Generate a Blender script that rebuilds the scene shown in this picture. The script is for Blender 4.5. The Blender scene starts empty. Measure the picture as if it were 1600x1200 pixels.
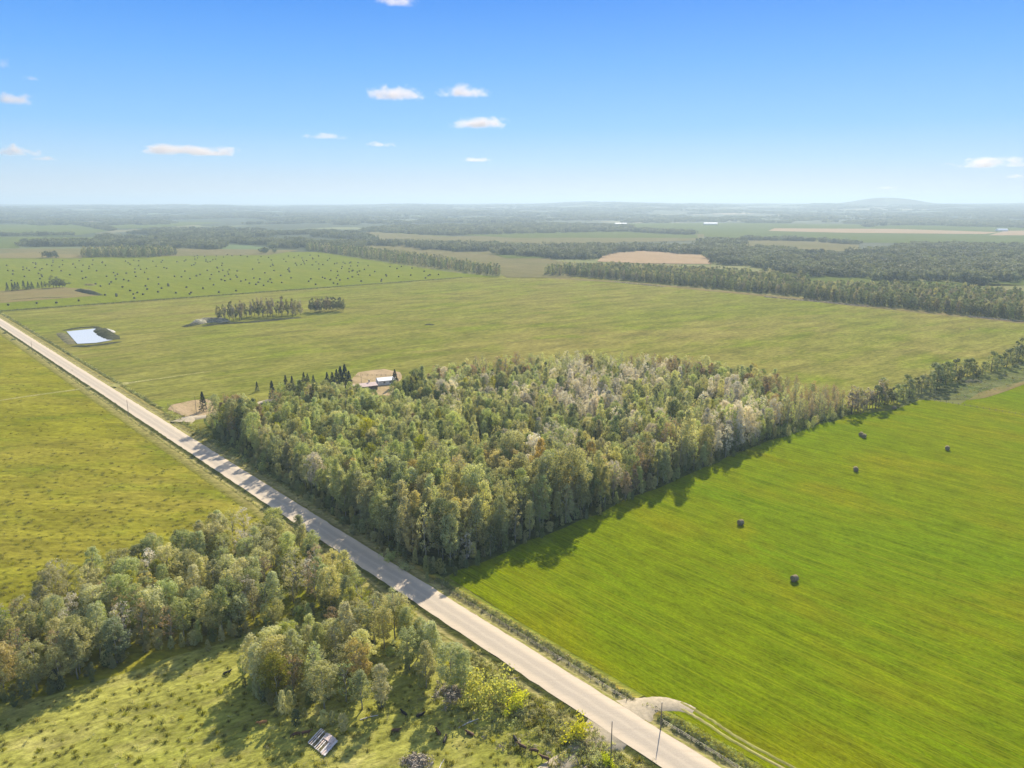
import bpy, bmesh, math, random
import numpy as np
from mathutils import noise as mnoise
from mathutils import Vector, Matrix
random.seed(7)
RNG = np.random.default_rng(11)
R = math.radians
S = bpy.context.scene
C = S.collection

# ------------------------------------------------------------------ camera, sky, sun, exposure
H = 110.0
FPX = 1180.0
PITCH = R(13.5)
cam_d = bpy.data.cameras.new('camera')
cam_d.sensor_width = 36.0
cam_d.lens = FPX / 1600.0 * 36.0
cam_d.clip_start = 1.0
cam_d.clip_end = 120000.0
cam = bpy.data.objects.new('camera', cam_d)
C.objects.link(cam)
cam.location = (0, 0, H)
cam.rotation_euler = (R(90) - PITCH, 0, 0)
S.camera = cam

SUN_AZ = R(16.5)
SUN_EL = R(33)
w = bpy.data.worlds.new('World')
S.world = w
w.use_nodes = True
wn = w.node_tree.nodes
wl = w.node_tree.links
wn.clear()
sky = wn.new('ShaderNodeTexSky')
sky.sky_type = 'NISHITA'
sky.sun_disc = False
sky.sun_elevation = SUN_EL
sky.sun_rotation = SUN_AZ
sky.altitude = 700
sky.air_density = 1.0
sky.dust_density = 0.6
sky.ozone_density = 3.0
tc = wn.new('ShaderNodeTexCoord')
sx = wn.new('ShaderNodeSeparateXYZ')
wl.new(tc.outputs['Generated'], sx.inputs[0])
rp = wn.new('ShaderNodeValToRGB')          # paler low down, deep blue higher, brightened above the frame to fill shade
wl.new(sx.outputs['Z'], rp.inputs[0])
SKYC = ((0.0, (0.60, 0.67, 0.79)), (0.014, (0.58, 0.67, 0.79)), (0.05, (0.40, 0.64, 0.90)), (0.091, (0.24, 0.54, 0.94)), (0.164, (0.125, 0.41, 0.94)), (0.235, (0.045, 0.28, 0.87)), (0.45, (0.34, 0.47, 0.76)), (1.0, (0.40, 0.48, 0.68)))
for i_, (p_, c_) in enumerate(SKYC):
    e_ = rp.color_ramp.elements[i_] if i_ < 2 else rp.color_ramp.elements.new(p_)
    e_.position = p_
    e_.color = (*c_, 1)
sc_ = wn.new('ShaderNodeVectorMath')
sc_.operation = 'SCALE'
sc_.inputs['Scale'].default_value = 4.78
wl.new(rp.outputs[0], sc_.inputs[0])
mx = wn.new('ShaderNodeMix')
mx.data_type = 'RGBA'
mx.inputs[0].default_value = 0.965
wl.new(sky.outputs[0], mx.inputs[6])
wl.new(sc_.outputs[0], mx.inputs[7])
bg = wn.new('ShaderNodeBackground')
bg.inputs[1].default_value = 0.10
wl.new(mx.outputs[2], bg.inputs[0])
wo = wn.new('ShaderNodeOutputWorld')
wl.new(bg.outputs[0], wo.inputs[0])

sun_d = bpy.data.lights.new('sun', 'SUN')
sun_d.energy = 4.7
sun_d.angle = R(0.6)
sun_d.color = (1.0, 0.89, 0.70)
sun = bpy.data.objects.new('sun', sun_d)
C.objects.link(sun)
SD = Vector((math.sin(SUN_AZ) * math.cos(SUN_EL), math.cos(SUN_AZ) * math.cos(SUN_EL), math.sin(SUN_EL)))
sun.rotation_euler = SD.to_track_quat('Z', 'Y').to_euler()
sun.location = (0, 0, 400)

S.view_settings.view_transform = 'Standard'
S.view_settings.look = 'None'
S.view_settings.gamma = 1.0
S.view_settings.exposure = 1.15
S.cycles.max_bounces = 9
S.cycles.diffuse_bounces = 4
S.cycles.glossy_bounces = 2
S.cycles.transmission_bounces = 6
S.cycles.transparent_max_bounces = 8
S.cycles.volume_bounces = 4

# ------------------------------------------------------------------ photo pixel -> place on the ground
CP, SP = math.cos(PITCH), math.sin(PITCH)
def terr(x, y):
    """height of the land: flat farmland, rolling up into low hills several km out"""
    r = np.hypot(x, y)
    t = np.clip((r - 4300) / 9000, 0, 1)
    t = t * t * (3 - 2 * t)
    a = np.arctan2(x, y)
    ridge = 70 + 11 * np.sin(a * 9 + 1.0) + 10 * np.sin(a * 23 + r / 2600) + 6 * np.sin(a * 51 + r / 1500)
    ridge = ridge + 24 * np.clip((a - 0.02) / 0.06, 0, 1) - 10 * np.clip((-a - 0.35) / 0.15, 0, 1)
    roll = 9 * np.sin(r / 900 + 5 * a) * np.sin(a * 14 + 2) * np.clip((r - 4500) / 2500, 0, 1)
    return t * ridge + roll * (1 - t * 0.6)
def G(px, py, z=0.0):
    u = (px - 800) / FPX; v = (py - 600) / FPX
    d = np.array([u, CP - v * SP, -(SP + v * CP)])
    k = (H - z) / -d[2]
    if d[2] >= -1e-5:
        k = 30000
    p = d * k
    if math.hypot(p[0], p[1]) < 4300:
        return Vector((p[0], p[1], z))
    lo = 4000.0
    n = math.hypot(d[0], d[1])
    for rr in np.arange(4000, 32000, 60):
        q = d * (rr / n)
        if H + q[2] < terr(q[0], q[1]):
            return Vector((q[0], q[1], float(terr(q[0], q[1])) + z))
    return Vector((d[0] / n * 26000, d[1] / n * 26000, float(terr(d[0] / n * 26000, d[1] / n * 26000))))
def pix(x, y, z=0.0):
    dz = z - H
    f = y * CP - dz * SP
    return 800 + FPX * x / f, 600 - FPX * (y * SP + dz * CP) / f

# road frame
RA = G(0, 504.6); RB = G(953, 1123)
RA.z = RB.z = 0
A = (RB - RA).normalized()             # along the road, towards the camera
B = Vector((-A.y, A.x, 0))             # across, towards the big wood
if B.y < 0: B = -B
RANG = math.atan2(A.y, A.x)
RW = 4.35
def rd(s, t, z=0.0):                   # s metres from RB along the road away from camera, t across
    p = RB - A * s + B * t
    return Vector((p.x, p.y, z))

# ------------------------------------------------------------------ properties
def tag(o, label=None, cat=None, group=None, kind=None):
    if label: o['label'] = label
    if cat: o['category'] = cat
    if group: o['group'] = group
    if kind: o['kind'] = kind
    return o
def link(name, me, parent=None, loc=(0, 0, 0)):
    o = bpy.data.objects.new(name, me)
    C.objects.link(o)
    o.location = loc
    if parent: o.parent = parent
    return o
def empty(name, loc, rz=0, s=1.0):
    o = bpy.data.objects.new(name, None)
    C.objects.link(o)
    o.empty_display_size = 0.5
    o.location = loc
    o.rotation_euler = (0, 0, rz)
    o.scale = (s, s, s)
    return o
def mesh_np(name, V, F, mat, smooth=False):
    me = bpy.data.meshes.new(name)
    V = np.asarray(V, dtype=np.float32)
    F = np.asarray(F, dtype=np.int32)
    n = F.shape[1]
    me.vertices.add(len(V)); me.vertices.foreach_set('co', V.ravel())
    me.loops.add(F.size); me.loops.foreach_set('vertex_index', F.ravel())
    me.polygons.add(len(F))
    me.polygons.foreach_set('loop_start', np.arange(0, F.size, n, dtype=np.int32))
    me.polygons.foreach_set('loop_total', np.full(len(F), n, dtype=np.int32))
    if smooth: me.polygons.foreach_set('use_smooth', np.ones(len(F), dtype=bool))
    me.update(calc_edges=True)
    if mat: me.materials.append(mat)
    return me

# ------------------------------------------------------------------ materials
class NT:
    def __init__(s, name):
        s.m = bpy.data.materials.new(name)
        s.m.use_nodes = True
        s.n = s.m.node_tree.nodes; s.l = s.m.node_tree.links
        s.n.clear()
        s.out = s.n.new('ShaderNodeOutputMaterial')
    def new(s, t, **kw):
        x = s.n.new(t)
        for k, v in kw.items(): setattr(x, k, v)
        return x
    def lk(s, a, b): s.l.new(a, b)
    def obj(s): return s.new('ShaderNodeTexCoord').outputs['Object']
    def pos(s): return s.new('ShaderNodeNewGeometry').outputs['Position']
    def noise(s, vec, scale, detail=4, rough=0.6, dist=0.0):
        x = s.new('ShaderNodeTexNoise')
        x.inputs['Scale'].default_value = scale; x.inputs['Detail'].default_value = detail
        x.inputs['Roughness'].default_value = rough; x.inputs['Distortion'].default_value = dist
        s.lk(vec, x.inputs['Vector'])
        return x.outputs['Fac']
    def mapping(s, vec, rot=(0, 0, 0), scale=(1, 1, 1)):
        x = s.new('ShaderNodeMapping')
        x.inputs['Rotation'].default_value = rot; x.inputs['Scale'].default_value = scale
        s.lk(vec, x.inputs['Vector'])
        return x.outputs[0]
    def rng(s, val, a, b, c=0, d=1):
        x = s.new('ShaderNodeMapRange')
        for i, q in enumerate((a, b, c, d)): x.inputs[i + 1].default_value = q
        s.lk(val, x.inputs[0])
        return x.outputs[0]
    def mix(s, fac, a, b, mode='MIX'):
        x = s.new('ShaderNodeMix'); x.data_type = 'RGBA'; x.blend_type = mode
        if isinstance(fac, (int, float)): x.inputs[0].default_value = fac
        else: s.lk(fac, x.inputs[0])
        for k, q in ((6, a), (7, b)):
            if isinstance(q, tuple): x.inputs[k].default_value = (*q[:3], 1)
            else: s.lk(q, x.inputs[k])
        return x.outputs[2]
    def math(s, op, a, b=0.0):
        x = s.new('ShaderNodeMath'); x.operation = op
        for k, q in ((0, a), (1, b)):
            if isinstance(q, (int, float)): x.inputs[k].default_value = q
            else: s.lk(q, x.inputs[k])
        return x.outputs[0]
    def bsdf(s, col, rough=0.9, bump=None, bstr=0.3, bdist=0.1, spec=0.2, metal=0.0):
        x = s.new('ShaderNodeBsdfPrincipled')
        if isinstance(col, tuple): x.inputs['Base Color'].default_value = (*col[:3], 1)
        else: s.lk(col, x.inputs['Base Color'])
        x.inputs['Roughness'].default_value = rough
        x.inputs['Specular IOR Level'].default_value = spec
        x.inputs['Metallic'].default_value = metal
        if bump is not None:
            b = s.new('ShaderNodeBump')
            b.inputs['Strength'].default_value = bstr; b.inputs['Distance'].default_value = bdist
            s.lk(bump, b.inputs['Height']); s.lk(b.outputs[0], x.inputs['Normal'])
        s.lk(x.outputs[0], s.out.inputs[0])
        return s.m

def field_mat(name, c1, c2, c3, patch=0.012, rows=0.0, rowang=0.0, fine=0.9, rowc=(0.2, 0.3, 0.02), bump=0.5, tuft=0.35, streak=(0.25, 1.0)):
    """meadow: broad patches (c1/c2), dry or lush spots (c3), drift streaks, tufts and their painted shadows, optional mowing rows"""
    t = NT(name); P = t.pos()
    rot = t.mapping(P, (0, 0, -rowang))
    st = t.mapping(rot, (0, 0, 0), (streak[0], streak[1], 1))
    a = t.rng(t.noise(st, patch, 6, 0.62, 0.6), 0.36, 0.66)
    b = t.rng(t.noise(st, patch * 3.7, 6, 0.65, 0.3), 0.5, 0.72)
    col = t.mix(a, c1, c2)
    col = t.mix(b, col, c3)
    f1 = t.noise(t.mapping(rot, (0, 0, 0), (0.5, 1.0, 1)), fine, 5, 0.75)
    f2 = t.noise(t.mapping(rot, (0, 0, 0), (0.35, 1.0, 1)), fine * 0.18, 5, 0.7, 0.4)
    dk = t.math('MULTIPLY', t.rng(f1, 0.35, 0.62, 1 - tuft, 1 + tuft * 0.45), t.rng(f2, 0.34, 0.64, 1 - tuft * 0.9, 1 + tuft * 0.5))  # tone mottling; dark speckles also stand in for tuft shadows
    cx = t.new('ShaderNodeCombineXYZ')
    for i in range(3): t.lk(dk, cx.inputs[i])
    col = t.mix(1.0, col, cx.outputs[0], 'MULTIPLY')
    if rows:
        r1 = t.noise(t.mapping(rot, (0, 0, 0), (0.006, 1, 1)), 1.5, 3, 0.7)
        r2 = t.noise(t.mapping(rot, (0, 0, 0), (0.008, 1, 1)), 2.6, 2, 0.6)
        col = t.mix(t.math('MULTIPLY', t.rng(r1, 0.50, 0.62), rows), col, rowc)
        col = t.mix(t.math('MULTIPLY', t.rng(r2, 0.52, 0.36), rows * 0.9), col, tuple(q * 0.45 for q in c1))
    return t.bsdf(col, 1.0, f1, bump, 0.5, 0.0)

M = {}
M['ground'] = None
M['hay'] = field_mat('bright_hay', (0.140, 0.172, 0.001), (0.098, 0.172, 0.001), (0.190, 0.182, 0.004), 0.008, 0.5, RANG, 1.5, (0.20, 0.215, 0.008), 0.5, 0.36, (0.45, 1.0))
M['mid'] = field_mat('olive_meadow', (0.165, 0.178, 0.030), (0.215, 0.190, 0.052), (0.145, 0.182, 0.014), 0.007, 0.18, RANG + R(84), 0.35, (0.14, 0.15, 0.04), 0.6, 0.40, (0.5, 1.0))
M['pasture'] = field_mat('left_pasture', (0.180, 0.180, 0.012), (0.240, 0.212, 0.034), (0.130, 0.160, 0.010), 0.012, 0.0, R(-8), 0.45, bump=0.8, tuft=0.36, streak=(0.4, 1.0))
M['pasture2'] = field_mat('grove_pasture', (0.27, 0.265, 0.060), (0.215, 0.225, 0.040), (0.33, 0.30, 0.10), 0.03, 0.0, R(30), 0.9, bump=0.7, tuft=0.42, streak=(0.6, 1.0))
M['balefield'] = field_mat('bale_hay', (0.15, 0.17, 0.014), (0.125, 0.155, 0.012), (0.175, 0.18, 0.02), 0.008, 0.25, RANG, 0.5, (0.15, 0.19, 0.03), 0.2, 0.2)
M['rough'] = field_mat('rough_strip', (0.115, 0.135, 0.040), (0.15, 0.155, 0.07), (0.075, 0.105, 0.03), 0.02, 0, RANG, 0.9, bump=1.0, tuft=0.5)
M['stubble'] = field_mat('stubble', (0.30, 0.215, 0.13), (0.34, 0.24, 0.15), (0.27, 0.21, 0.12), 0.01, 0.2, RANG, 0.4, (0.36, 0.27, 0.18), 0.1, 0.12)
M['tan'] = field_mat('tan_meadow', (0.155, 0.135, 0.060), (0.13, 0.125, 0.05), (0.18, 0.15, 0.07), 0.008, 0.15, RANG, 0.4, (0.19, 0.16, 0.09), 0.1, 0.18)
M['fargreen'] = field_mat('far_green', (0.095, 0.115, 0.025), (0.08, 0.105, 0.02), (0.12, 0.125, 0.035), 0.006, 0.15, RANG, 0.4, (0.15, 0.18, 0.07), 0.1, 0.15)
M['dryyard'] = field_mat('dry_yard', (0.33, 0.25, 0.13), (0.36, 0.27, 0.17), (0.20, 0.17, 0.07), 0.05, 0, RANG, 1.0, bump=0.3, tuft=0.2)
M['brownyard'] = field_mat('brown_yard', (0.20, 0.15, 0.07), (0.17, 0.14, 0.06), (0.13, 0.13, 0.05), 0.03, 0.2, R(40), 0.8, bump=0.2, tuft=0.2)
M['floor'] = field_mat('forest_litter', (0.07, 0.10, 0.022), (0.09, 0.10, 0.035), (0.05, 0.08, 0.015), 0.05, 0, 0, 1.2, bump=0.8, tuft=0.4)
M['lush'] = field_mat('lush_verge', (0.055, 0.090, 0.012), (0.085, 0.105, 0.02), (0.12, 0.12, 0.03), 0.05, 0, RANG, 1.2, bump=0.8, tuft=0.45)

def ground_mat():
    t = NT('countryside'); P = t.pos()
    ln = t.new('ShaderNodeVectorMath', operation='LENGTH'); t.lk(P, ln.inputs[0])
    r = ln.outputs['Value']
    # near: pasture ; far: mosaic of woods and fields
    near = t.mix(t.rng(t.noise(P, 0.01, 6), 0.4, 0.62), (0.10, 0.112, 0.02), (0.135, 0.125, 0.035))
    rot = t.mapping(P, (0, 0, -RANG))
    v = t.new('ShaderNodeTexVoronoi'); v.distance = 'CHEBYCHEV'; v.inputs['Scale'].default_value = 0.0013
    v.inputs['Randomness'].default_value = 0.75
    t.lk(t.mapping(rot, (0, 0, 0), (0.8, 1.0, 1)), v.inputs['Vector'])
    sep = t.new('ShaderNodeSeparateColor'); t.lk(v.outputs['Color'], sep.inputs[0])
    ramp = t.new('ShaderNodeValToRGB'); ramp.color_ramp.interpolation = 'CONSTANT'
    els = [(0, (0.10, 0.135, 0.045)), (0.25, (0.15, 0.14, 0.07)), (0.42, (0.08, 0.12, 0.04)), (0.6, (0.26, 0.20, 0.13)), (0.7, (0.13, 0.145, 0.06)), (0.85, (0.20, 0.18, 0.10))]
    ramp.color_ramp.elements[0].color = (*els[0][1], 1); ramp.color_ramp.elements[1].position = els[1][0]; ramp.color_ramp.elements[1].color = (*els[1][1], 1)
    for p_, c_ in els[2:]:
        e = ramp.color_ramp.elements.new(p_); e.color = (*c_, 1)
    t.lk(sep.outputs[0], ramp.inputs[0])
    woods = t.rng(t.noise(t.mapping(rot, (0, 0, 0.0), (0.8, 1.0, 1)), 0.0016, 5, 0.6, 0.3), 0.43, 0.45)
    woods2 = t.rng(sep.outputs[1], 0.62, 0.64)
    wd = t.math('MAXIMUM', woods, woods2)
    wcol = t.mix(t.rng(t.noise(P, 0.02, 4, 0.8), 0.35, 0.65), (0.022, 0.036, 0.014), (0.05, 0.06, 0.025))
    far = t.mix(wd, ramp.outputs[0], wcol)
    col = t.mix(t.rng(r, 1500, 1900), near, far)
    f = t.noise(P, 0.5, 5, 0.7)
    return t.bsdf(col, 0.95, f, 0.4, 0.5, 0.05)
M['ground'] = ground_mat()

def leaf_mat(name, c1, c2, c3, trans=0.35, thin=0.0):
    t = NT(name)
    oi = t.new('ShaderNodeObjectInfo')
    hs = t.new('ShaderNodeHueSaturation')
    P = t.obj()
    n = t.rng(t.noise(P, 0.55, 4, 0.8), 0.36, 0.64)
    n2 = t.rng(t.noise(P, 2.6, 2, 0.8), 0.4, 0.62)
    col = t.mix(n, c1, c2)
    col = t.mix(t.math('MULTIPLY', n2, 0.55), col, c3)
    t.lk(col, hs.inputs['Color'])
    t.lk(t.rng(oi.outputs['Random'], 0, 1, 0.487, 0.515), hs.inputs['Hue'])
    rn = t.math('FRACT', t.math('MULTIPLY', oi.outputs['Random'], 17.31))
    t.lk(t.rng(rn, 0, 1, 0.65, 1.30), hs.inputs['Value'])
    rs = t.math('FRACT', t.math('MULTIPLY', oi.outputs['Random'], 41.7))
    t.lk(t.rng(rs, 0, 1, 0.7, 1.1), hs.inputs['Saturation'])
    p = t.new('ShaderNodeBsdfPrincipled')
    p.inputs['Roughness'].default_value = 0.7; p.inputs['Specular IOR Level'].default_value = 0.12
    t.lk(hs.outputs[0], p.inputs['Base Color'])
    tr = t.new('ShaderNodeBsdfTranslucent')
    t.lk(t.mix(1.0, hs.outputs[0], (1.25, 1.2, 0.6), 'MULTIPLY'), tr.inputs[0])
    ms = t.new('ShaderNodeMixShader'); ms.inputs[0].default_value = trans
    t.lk(p.outputs[0], ms.inputs[1]); t.lk(tr.outputs[0], ms.inputs[2])
    if thin:      # sparse foliage lets light through between the leaves
        tp = t.new('ShaderNodeBsdfTransparent'); m2 = t.new('ShaderNodeMixShader'); m2.inputs[0].default_value = thin
        t.lk(ms.outputs[0], m2.inputs[1]); t.lk(tp.outputs[0], m2.inputs[2]); ms = m2
    t.lk(ms.outputs[0], t.out.inputs[0])
    return t.m
LEAF = {
    'green': leaf_mat('leaf_green', (0.23, 0.29, 0.10), (0.38, 0.425, 0.17), (0.60, 0.60, 0.33), 0.5, 0.28),
    'olive': leaf_mat('leaf_olive', (0.31, 0.315, 0.12), (0.48, 0.465, 0.205), (0.66, 0.63, 0.38), 0.5, 0.28),
    'pale': leaf_mat('leaf_pale', (0.54, 0.48, 0.41), (0.66, 0.60, 0.53), (0.76, 0.71, 0.65), 0.35, 0.28),
    'dark': leaf_mat('leaf_dark', (0.10, 0.145, 0.055), (0.165, 0.21, 0.08), (0.29, 0.32, 0.15), 0.4, 0.28),
    'brown': leaf_mat('leaf_brown', (0.28, 0.19, 0.105), (0.38, 0.27, 0.15), (0.47, 0.36, 0.22), 0.4, 0.28),
    'bright': leaf_mat('leaf_bright', (0.22, 0.26, 0.025), (0.34, 0.34, 0.035), (0.45, 0.42, 0.07), 0.55, 0.28),
    'gold': leaf_mat('leaf_gold', (0.38, 0.31, 0.09), (0.50, 0.41, 0.13), (0.58, 0.48, 0.20), 0.5, 0.28),
    'spruce': leaf_mat('leaf_spruce', (0.030, 0.050, 0.034), (0.045, 0.068, 0.045), (0.06, 0.085, 0.055), 0.05),
    'far': leaf_mat('leaf_far', (0.115, 0.135, 0.07), (0.18, 0.195, 0.10), (0.27, 0.27, 0.15), 0.3),
    'fardark': leaf_mat('leaf_fardark', (0.08, 0.10, 0.055), (0.125, 0.14, 0.07), (0.19, 0.19, 0.10), 0.3),
    'weed': leaf_mat('leaf_weed', (0.18, 0.19, 0.04), (0.27, 0.25, 0.09), (0.36, 0.32, 0.16), 0.4),
    'grass': leaf_mat('leaf_grass', (0.15, 0.17, 0.018), (0.22, 0.22, 0.035), (0.30, 0.28, 0.07), 0.5),
    'hedge': leaf_mat('leaf_hedge', (0.075, 0.105, 0.03), (0.15, 0.175, 0.06), (0.28, 0.29, 0.15), 0.3),
    'twig': leaf_mat('twig_grey', (0.25, 0.205, 0.15), (0.38, 0.32, 0.24), (0.52, 0.45, 0.35), 0.0),
}
LEAF['midark'] = leaf_mat('leaf_middark', (0.065, 0.085, 0.038), (0.11, 0.13, 0.055), (0.19, 0.19, 0.09), 0.35)
LEAF['migreen'] = leaf_mat('leaf_midgreen', (0.22, 0.22, 0.085), (0.32, 0.30, 0.13), (0.42, 0.39, 0.20), 0.4)
LEAF['mibrown'] = leaf_mat('leaf_midbrown', (0.22, 0.175, 0.11), (0.30, 0.24, 0.155), (0.38, 0.32, 0.22), 0.3)
def simple(name, c, rough=0.8, spec=0.2, metal=0.0, var=0.25, scale=1.5, bstr=0.2):
    t = NT(name)
    n = t.noise(t.obj(), scale, 5, 0.7)
    col = t.mix(t.rng(n, 0.3, 0.7), tuple(q * (1 - var) for q in c), tuple(min(1, q * (1 + var)) for q in c))
    return t.bsdf(col, rough, n, bstr, 0.05, spec, metal)
M['bark'] = simple('aspen_bark', (0.30, 0.28, 0.23), 0.9, scale=3)
M['barkdark'] = simple('dark_bark', (0.11, 0.09, 0.07), 0.9, scale=3)
M['pole'] = simple('pole_wood', (0.17, 0.14, 0.115), 0.85, scale=2)
M['greywood'] = simple('weathered_wood', (0.52, 0.49, 0.47), 0.85, scale=2.5, var=0.35)
M['pinkwood'] = simple('bleached_wood', (0.52, 0.42, 0.38), 0.85, scale=2.5, var=0.3)
M['ceramic'] = simple('ceramic', (0.35, 0.33, 0.32), 0.3, 0.5)
M['whitemetal'] = simple('white_metal_roof', (0.86, 0.86, 0.86), 0.6, 0.15, 0.0, 0.04, 0.6)
M['whitewall'] = simple('white_siding', (0.74, 0.71, 0.66), 0.7, var=0.08)
M['shingle'] = simple('pinkish_shingle', (0.52, 0.40, 0.36), 0.85, var=0.2, scale=2.0)
M['darkwall'] = simple('dark_siding', (0.13, 0.12, 0.12), 0.8)
M['greywall'] = simple('grey_siding', (0.30, 0.29, 0.29), 0.8)
M['glass'] = simple('window_glass', (0.05, 0.06, 0.08), 0.1, 0.6, var=0.1)
M['stone'] = simple('field_stone', (0.42, 0.40, 0.36), 0.85, scale=1.2, var=0.4)
M['soil'] = field_mat('mound_soil', (0.13, 0.125, 0.07), (0.18, 0.16, 0.10), (0.08, 0.10, 0.03), 0.15, 0, 0, 0.7, bump=1.0, tuft=0.45)
M['soilpale'] = field_mat('pale_spoil', (0.30, 0.28, 0.20), (0.22, 0.20, 0.14), (0.10, 0.10, 0.05), 0.12, 0, 0, 0.6, bump=1.0, tuft=0.5)
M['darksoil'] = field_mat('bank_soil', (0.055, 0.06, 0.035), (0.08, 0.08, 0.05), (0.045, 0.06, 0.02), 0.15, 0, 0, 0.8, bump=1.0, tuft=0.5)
M['wire'] = simple('fence_wire', (0.16, 0.15, 0.14), 0.5, 0.5, 0.6)
M['sign'] = simple('sign_face', (0.6, 0.5, 0.12), 0.5)

def bale_mat():
    t = NT('bale_straw')
    P = t.obj()
    n = t.noise(t.mapping(P, (0, 0, 0), (1, 5, 5)), 2.5, 5, 0.75)
    col = t.mix(t.rng(n, 0.3, 0.7), (0.13, 0.105, 0.06), (0.33, 0.27, 0.17))
    return t.bsdf(col, 1.0, n, 0.8, 0.1, 0.0)
M['bale'] = bale_mat()
M['balefar'] = simple('bale_dark', (0.075, 0.07, 0.04), 0.95)

def road_mat():
    t = NT('gravel')
    P = t.pos()
    uv = t.new('ShaderNodeUVMap').outputs[0]
    s = t.new('ShaderNodeSeparateXYZ'); t.lk(uv, s.inputs[0])
    across = s.outputs[0]
    n = t.noise(P, 3.0, 6, 0.8)
    n2 = t.noise(t.mapping(P, (0, 0, -RANG), (0.04, 1, 1)), 0.9, 4, 0.7)
    n3 = t.noise(t.mapping(P, (0, 0, -RANG), (0.12, 1, 1)), 0.25, 4, 0.7)
    aw = t.math('ADD', across, t.math('MULTIPLY', t.math('SUBTRACT', n3, 0.5), 0.16))
    col = t.mix(t.rng(n2, 0.35, 0.65), (0.43, 0.355, 0.265), (0.52, 0.435, 0.325))
    # driven lanes are greyer, the loose shoulders paler
    lane = t.math('MULTIPLY', t.rng(aw, 0.14, 0.28), t.rng(aw, 0.84, 0.68))
    col = t.mix(t.math('MULTIPLY', lane, 0.85), col, (0.31, 0.27, 0.22))
    mid = t.math('MULTIPLY', t.rng(aw, 0.40, 0.47), t.rng(aw, 0.56, 0.50))
    col = t.mix(t.math('MULTIPLY', mid, 0.45), col, (0.45, 0.385, 0.30))
    col = t.mix(t.math('MULTIPLY', t.rng(n, 0.40, 0.65), 0.35), col, (0.56, 0.475, 0.36))
    col = t.mix(t.math('MULTIPLY', t.rng(n2, 0.52, 0.70), 0.35), col, (0.28, 0.235, 0.185))
    return t.bsdf(col, 0.95, n, 0.5, 0.05)
M['road'] = road_mat()
def track_mat():
    t = NT('dirt_track')
    P = t.pos(); n = t.noise(P, 1.0, 6, 0.8)
    col = t.mix(t.rng(n, 0.38, 0.62), (0.26, 0.225, 0.16), (0.38, 0.32, 0.23))
    return t.bsdf(col, 0.95, n, 0.4, 0.05)
M['track'] = track_mat()
M['grasstrack'] = field_mat('worn_grass', (0.28, 0.265, 0.10), (0.23, 0.23, 0.06), (0.33, 0.29, 0.14), 0.1, 0, RANG, 1.0, bump=0.4, tuft=0.3)
def water_mat():
    t = NT('pond_water')
    n = t.noise(t.pos(), 1.2, 3, 0.5)
    return t.bsdf((0.50, 0.50, 0.49), 0.22, n, 0.02, 0.02, 1.0)
M['water'] = water_mat()

# ------------------------------------------------------------------ the ground
def polar_ground():
    rs = np.concatenate([[0], np.linspace(60, 900, 10), np.geomspace(1000, 4200, 16), np.arange(4300, 15000, 160), np.arange(15000, 30500, 500)])
    th = np.linspace(-math.pi, math.pi, 721)[:-1]
    fwd = np.abs(th) < 0.9
    V = [(0, 0, 0)]
    n = len(th)
    rr, tt = np.meshgrid(rs[1:], th, indexing='ij')
    X = rr * np.sin(tt); Y = rr * np.cos(tt)
    Z = terr(X, Y)
    V = np.concatenate([[[0, 0, 0]], np.stack([X, Y, Z], -1).reshape(-1, 3)])
    F = []
    i, j = np.meshgrid(np.arange(len(rs) - 2), np.arange(n), indexing='ij')
    i = i.ravel(); j = j.ravel(); j2 = (j + 1) % n
    a = 1 + i * n + j; b = 1 + i * n + j2; c = 1 + (i + 1) * n + j2; d = 1 + (i + 1) * n + j
    F = np.stack([a, b, c, d], 1)
    # counter-clockwise from above
    F = F[:, ::-1]
    me = mesh_np('ground', V, F, M['ground'], True)
    # centre fan as quads is unnecessary: a small disc
    return me
g = link('ground', polar_ground()); g['kind'] = 'structure'
bm = bmesh.new()
bmesh.ops.create_circle(bm, cap_ends=True, segments=72, radius=62)
me = bpy.data.meshes.new('ground_centre'); bm.to_mesh(me); bm.free(); me.materials.append(M['ground'])
o = link('ground_below_camera', me, None, (0, 0, -0.02)); o['kind'] = 'structure'

def sheet(name, pts, mat, z, px=True, wob=0.0, step=25.0):
    P = [G(a, b) if px else Vector((a, b, 0)) for a, b in pts]
    Q = []
    n = len(P)
    for i in range(n):
        a, b = P[i], P[(i + 1) % n]
        L = (b - a).length
        k = max(1, int(L / step)) if wob else 1
        nn = Vector((-(b - a).y, (b - a).x, 0)).normalized()
        for q in range(k):
            w_ = random.uniform(-wob, wob) if q else 0
            Q.append(a.lerp(b, q / k) + nn * w_)
    bm = bmesh.new()
    vs = [bm.verts.new((p.x, p.y, z)) for p in Q]
    f = bm.faces.new(vs)
    bmesh.ops.recalc_face_normals(bm, faces=[f])
    if f.normal.z < 0: f.normal_flip()
    bmesh.ops.triangulate(bm, faces=[f])
    me = bpy.data.meshes.new(name); bm.to_mesh(me); bm.free()
    me.materials.append(mat)
    o = link(name, me); o['kind'] = 'structure'
    return o

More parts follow.
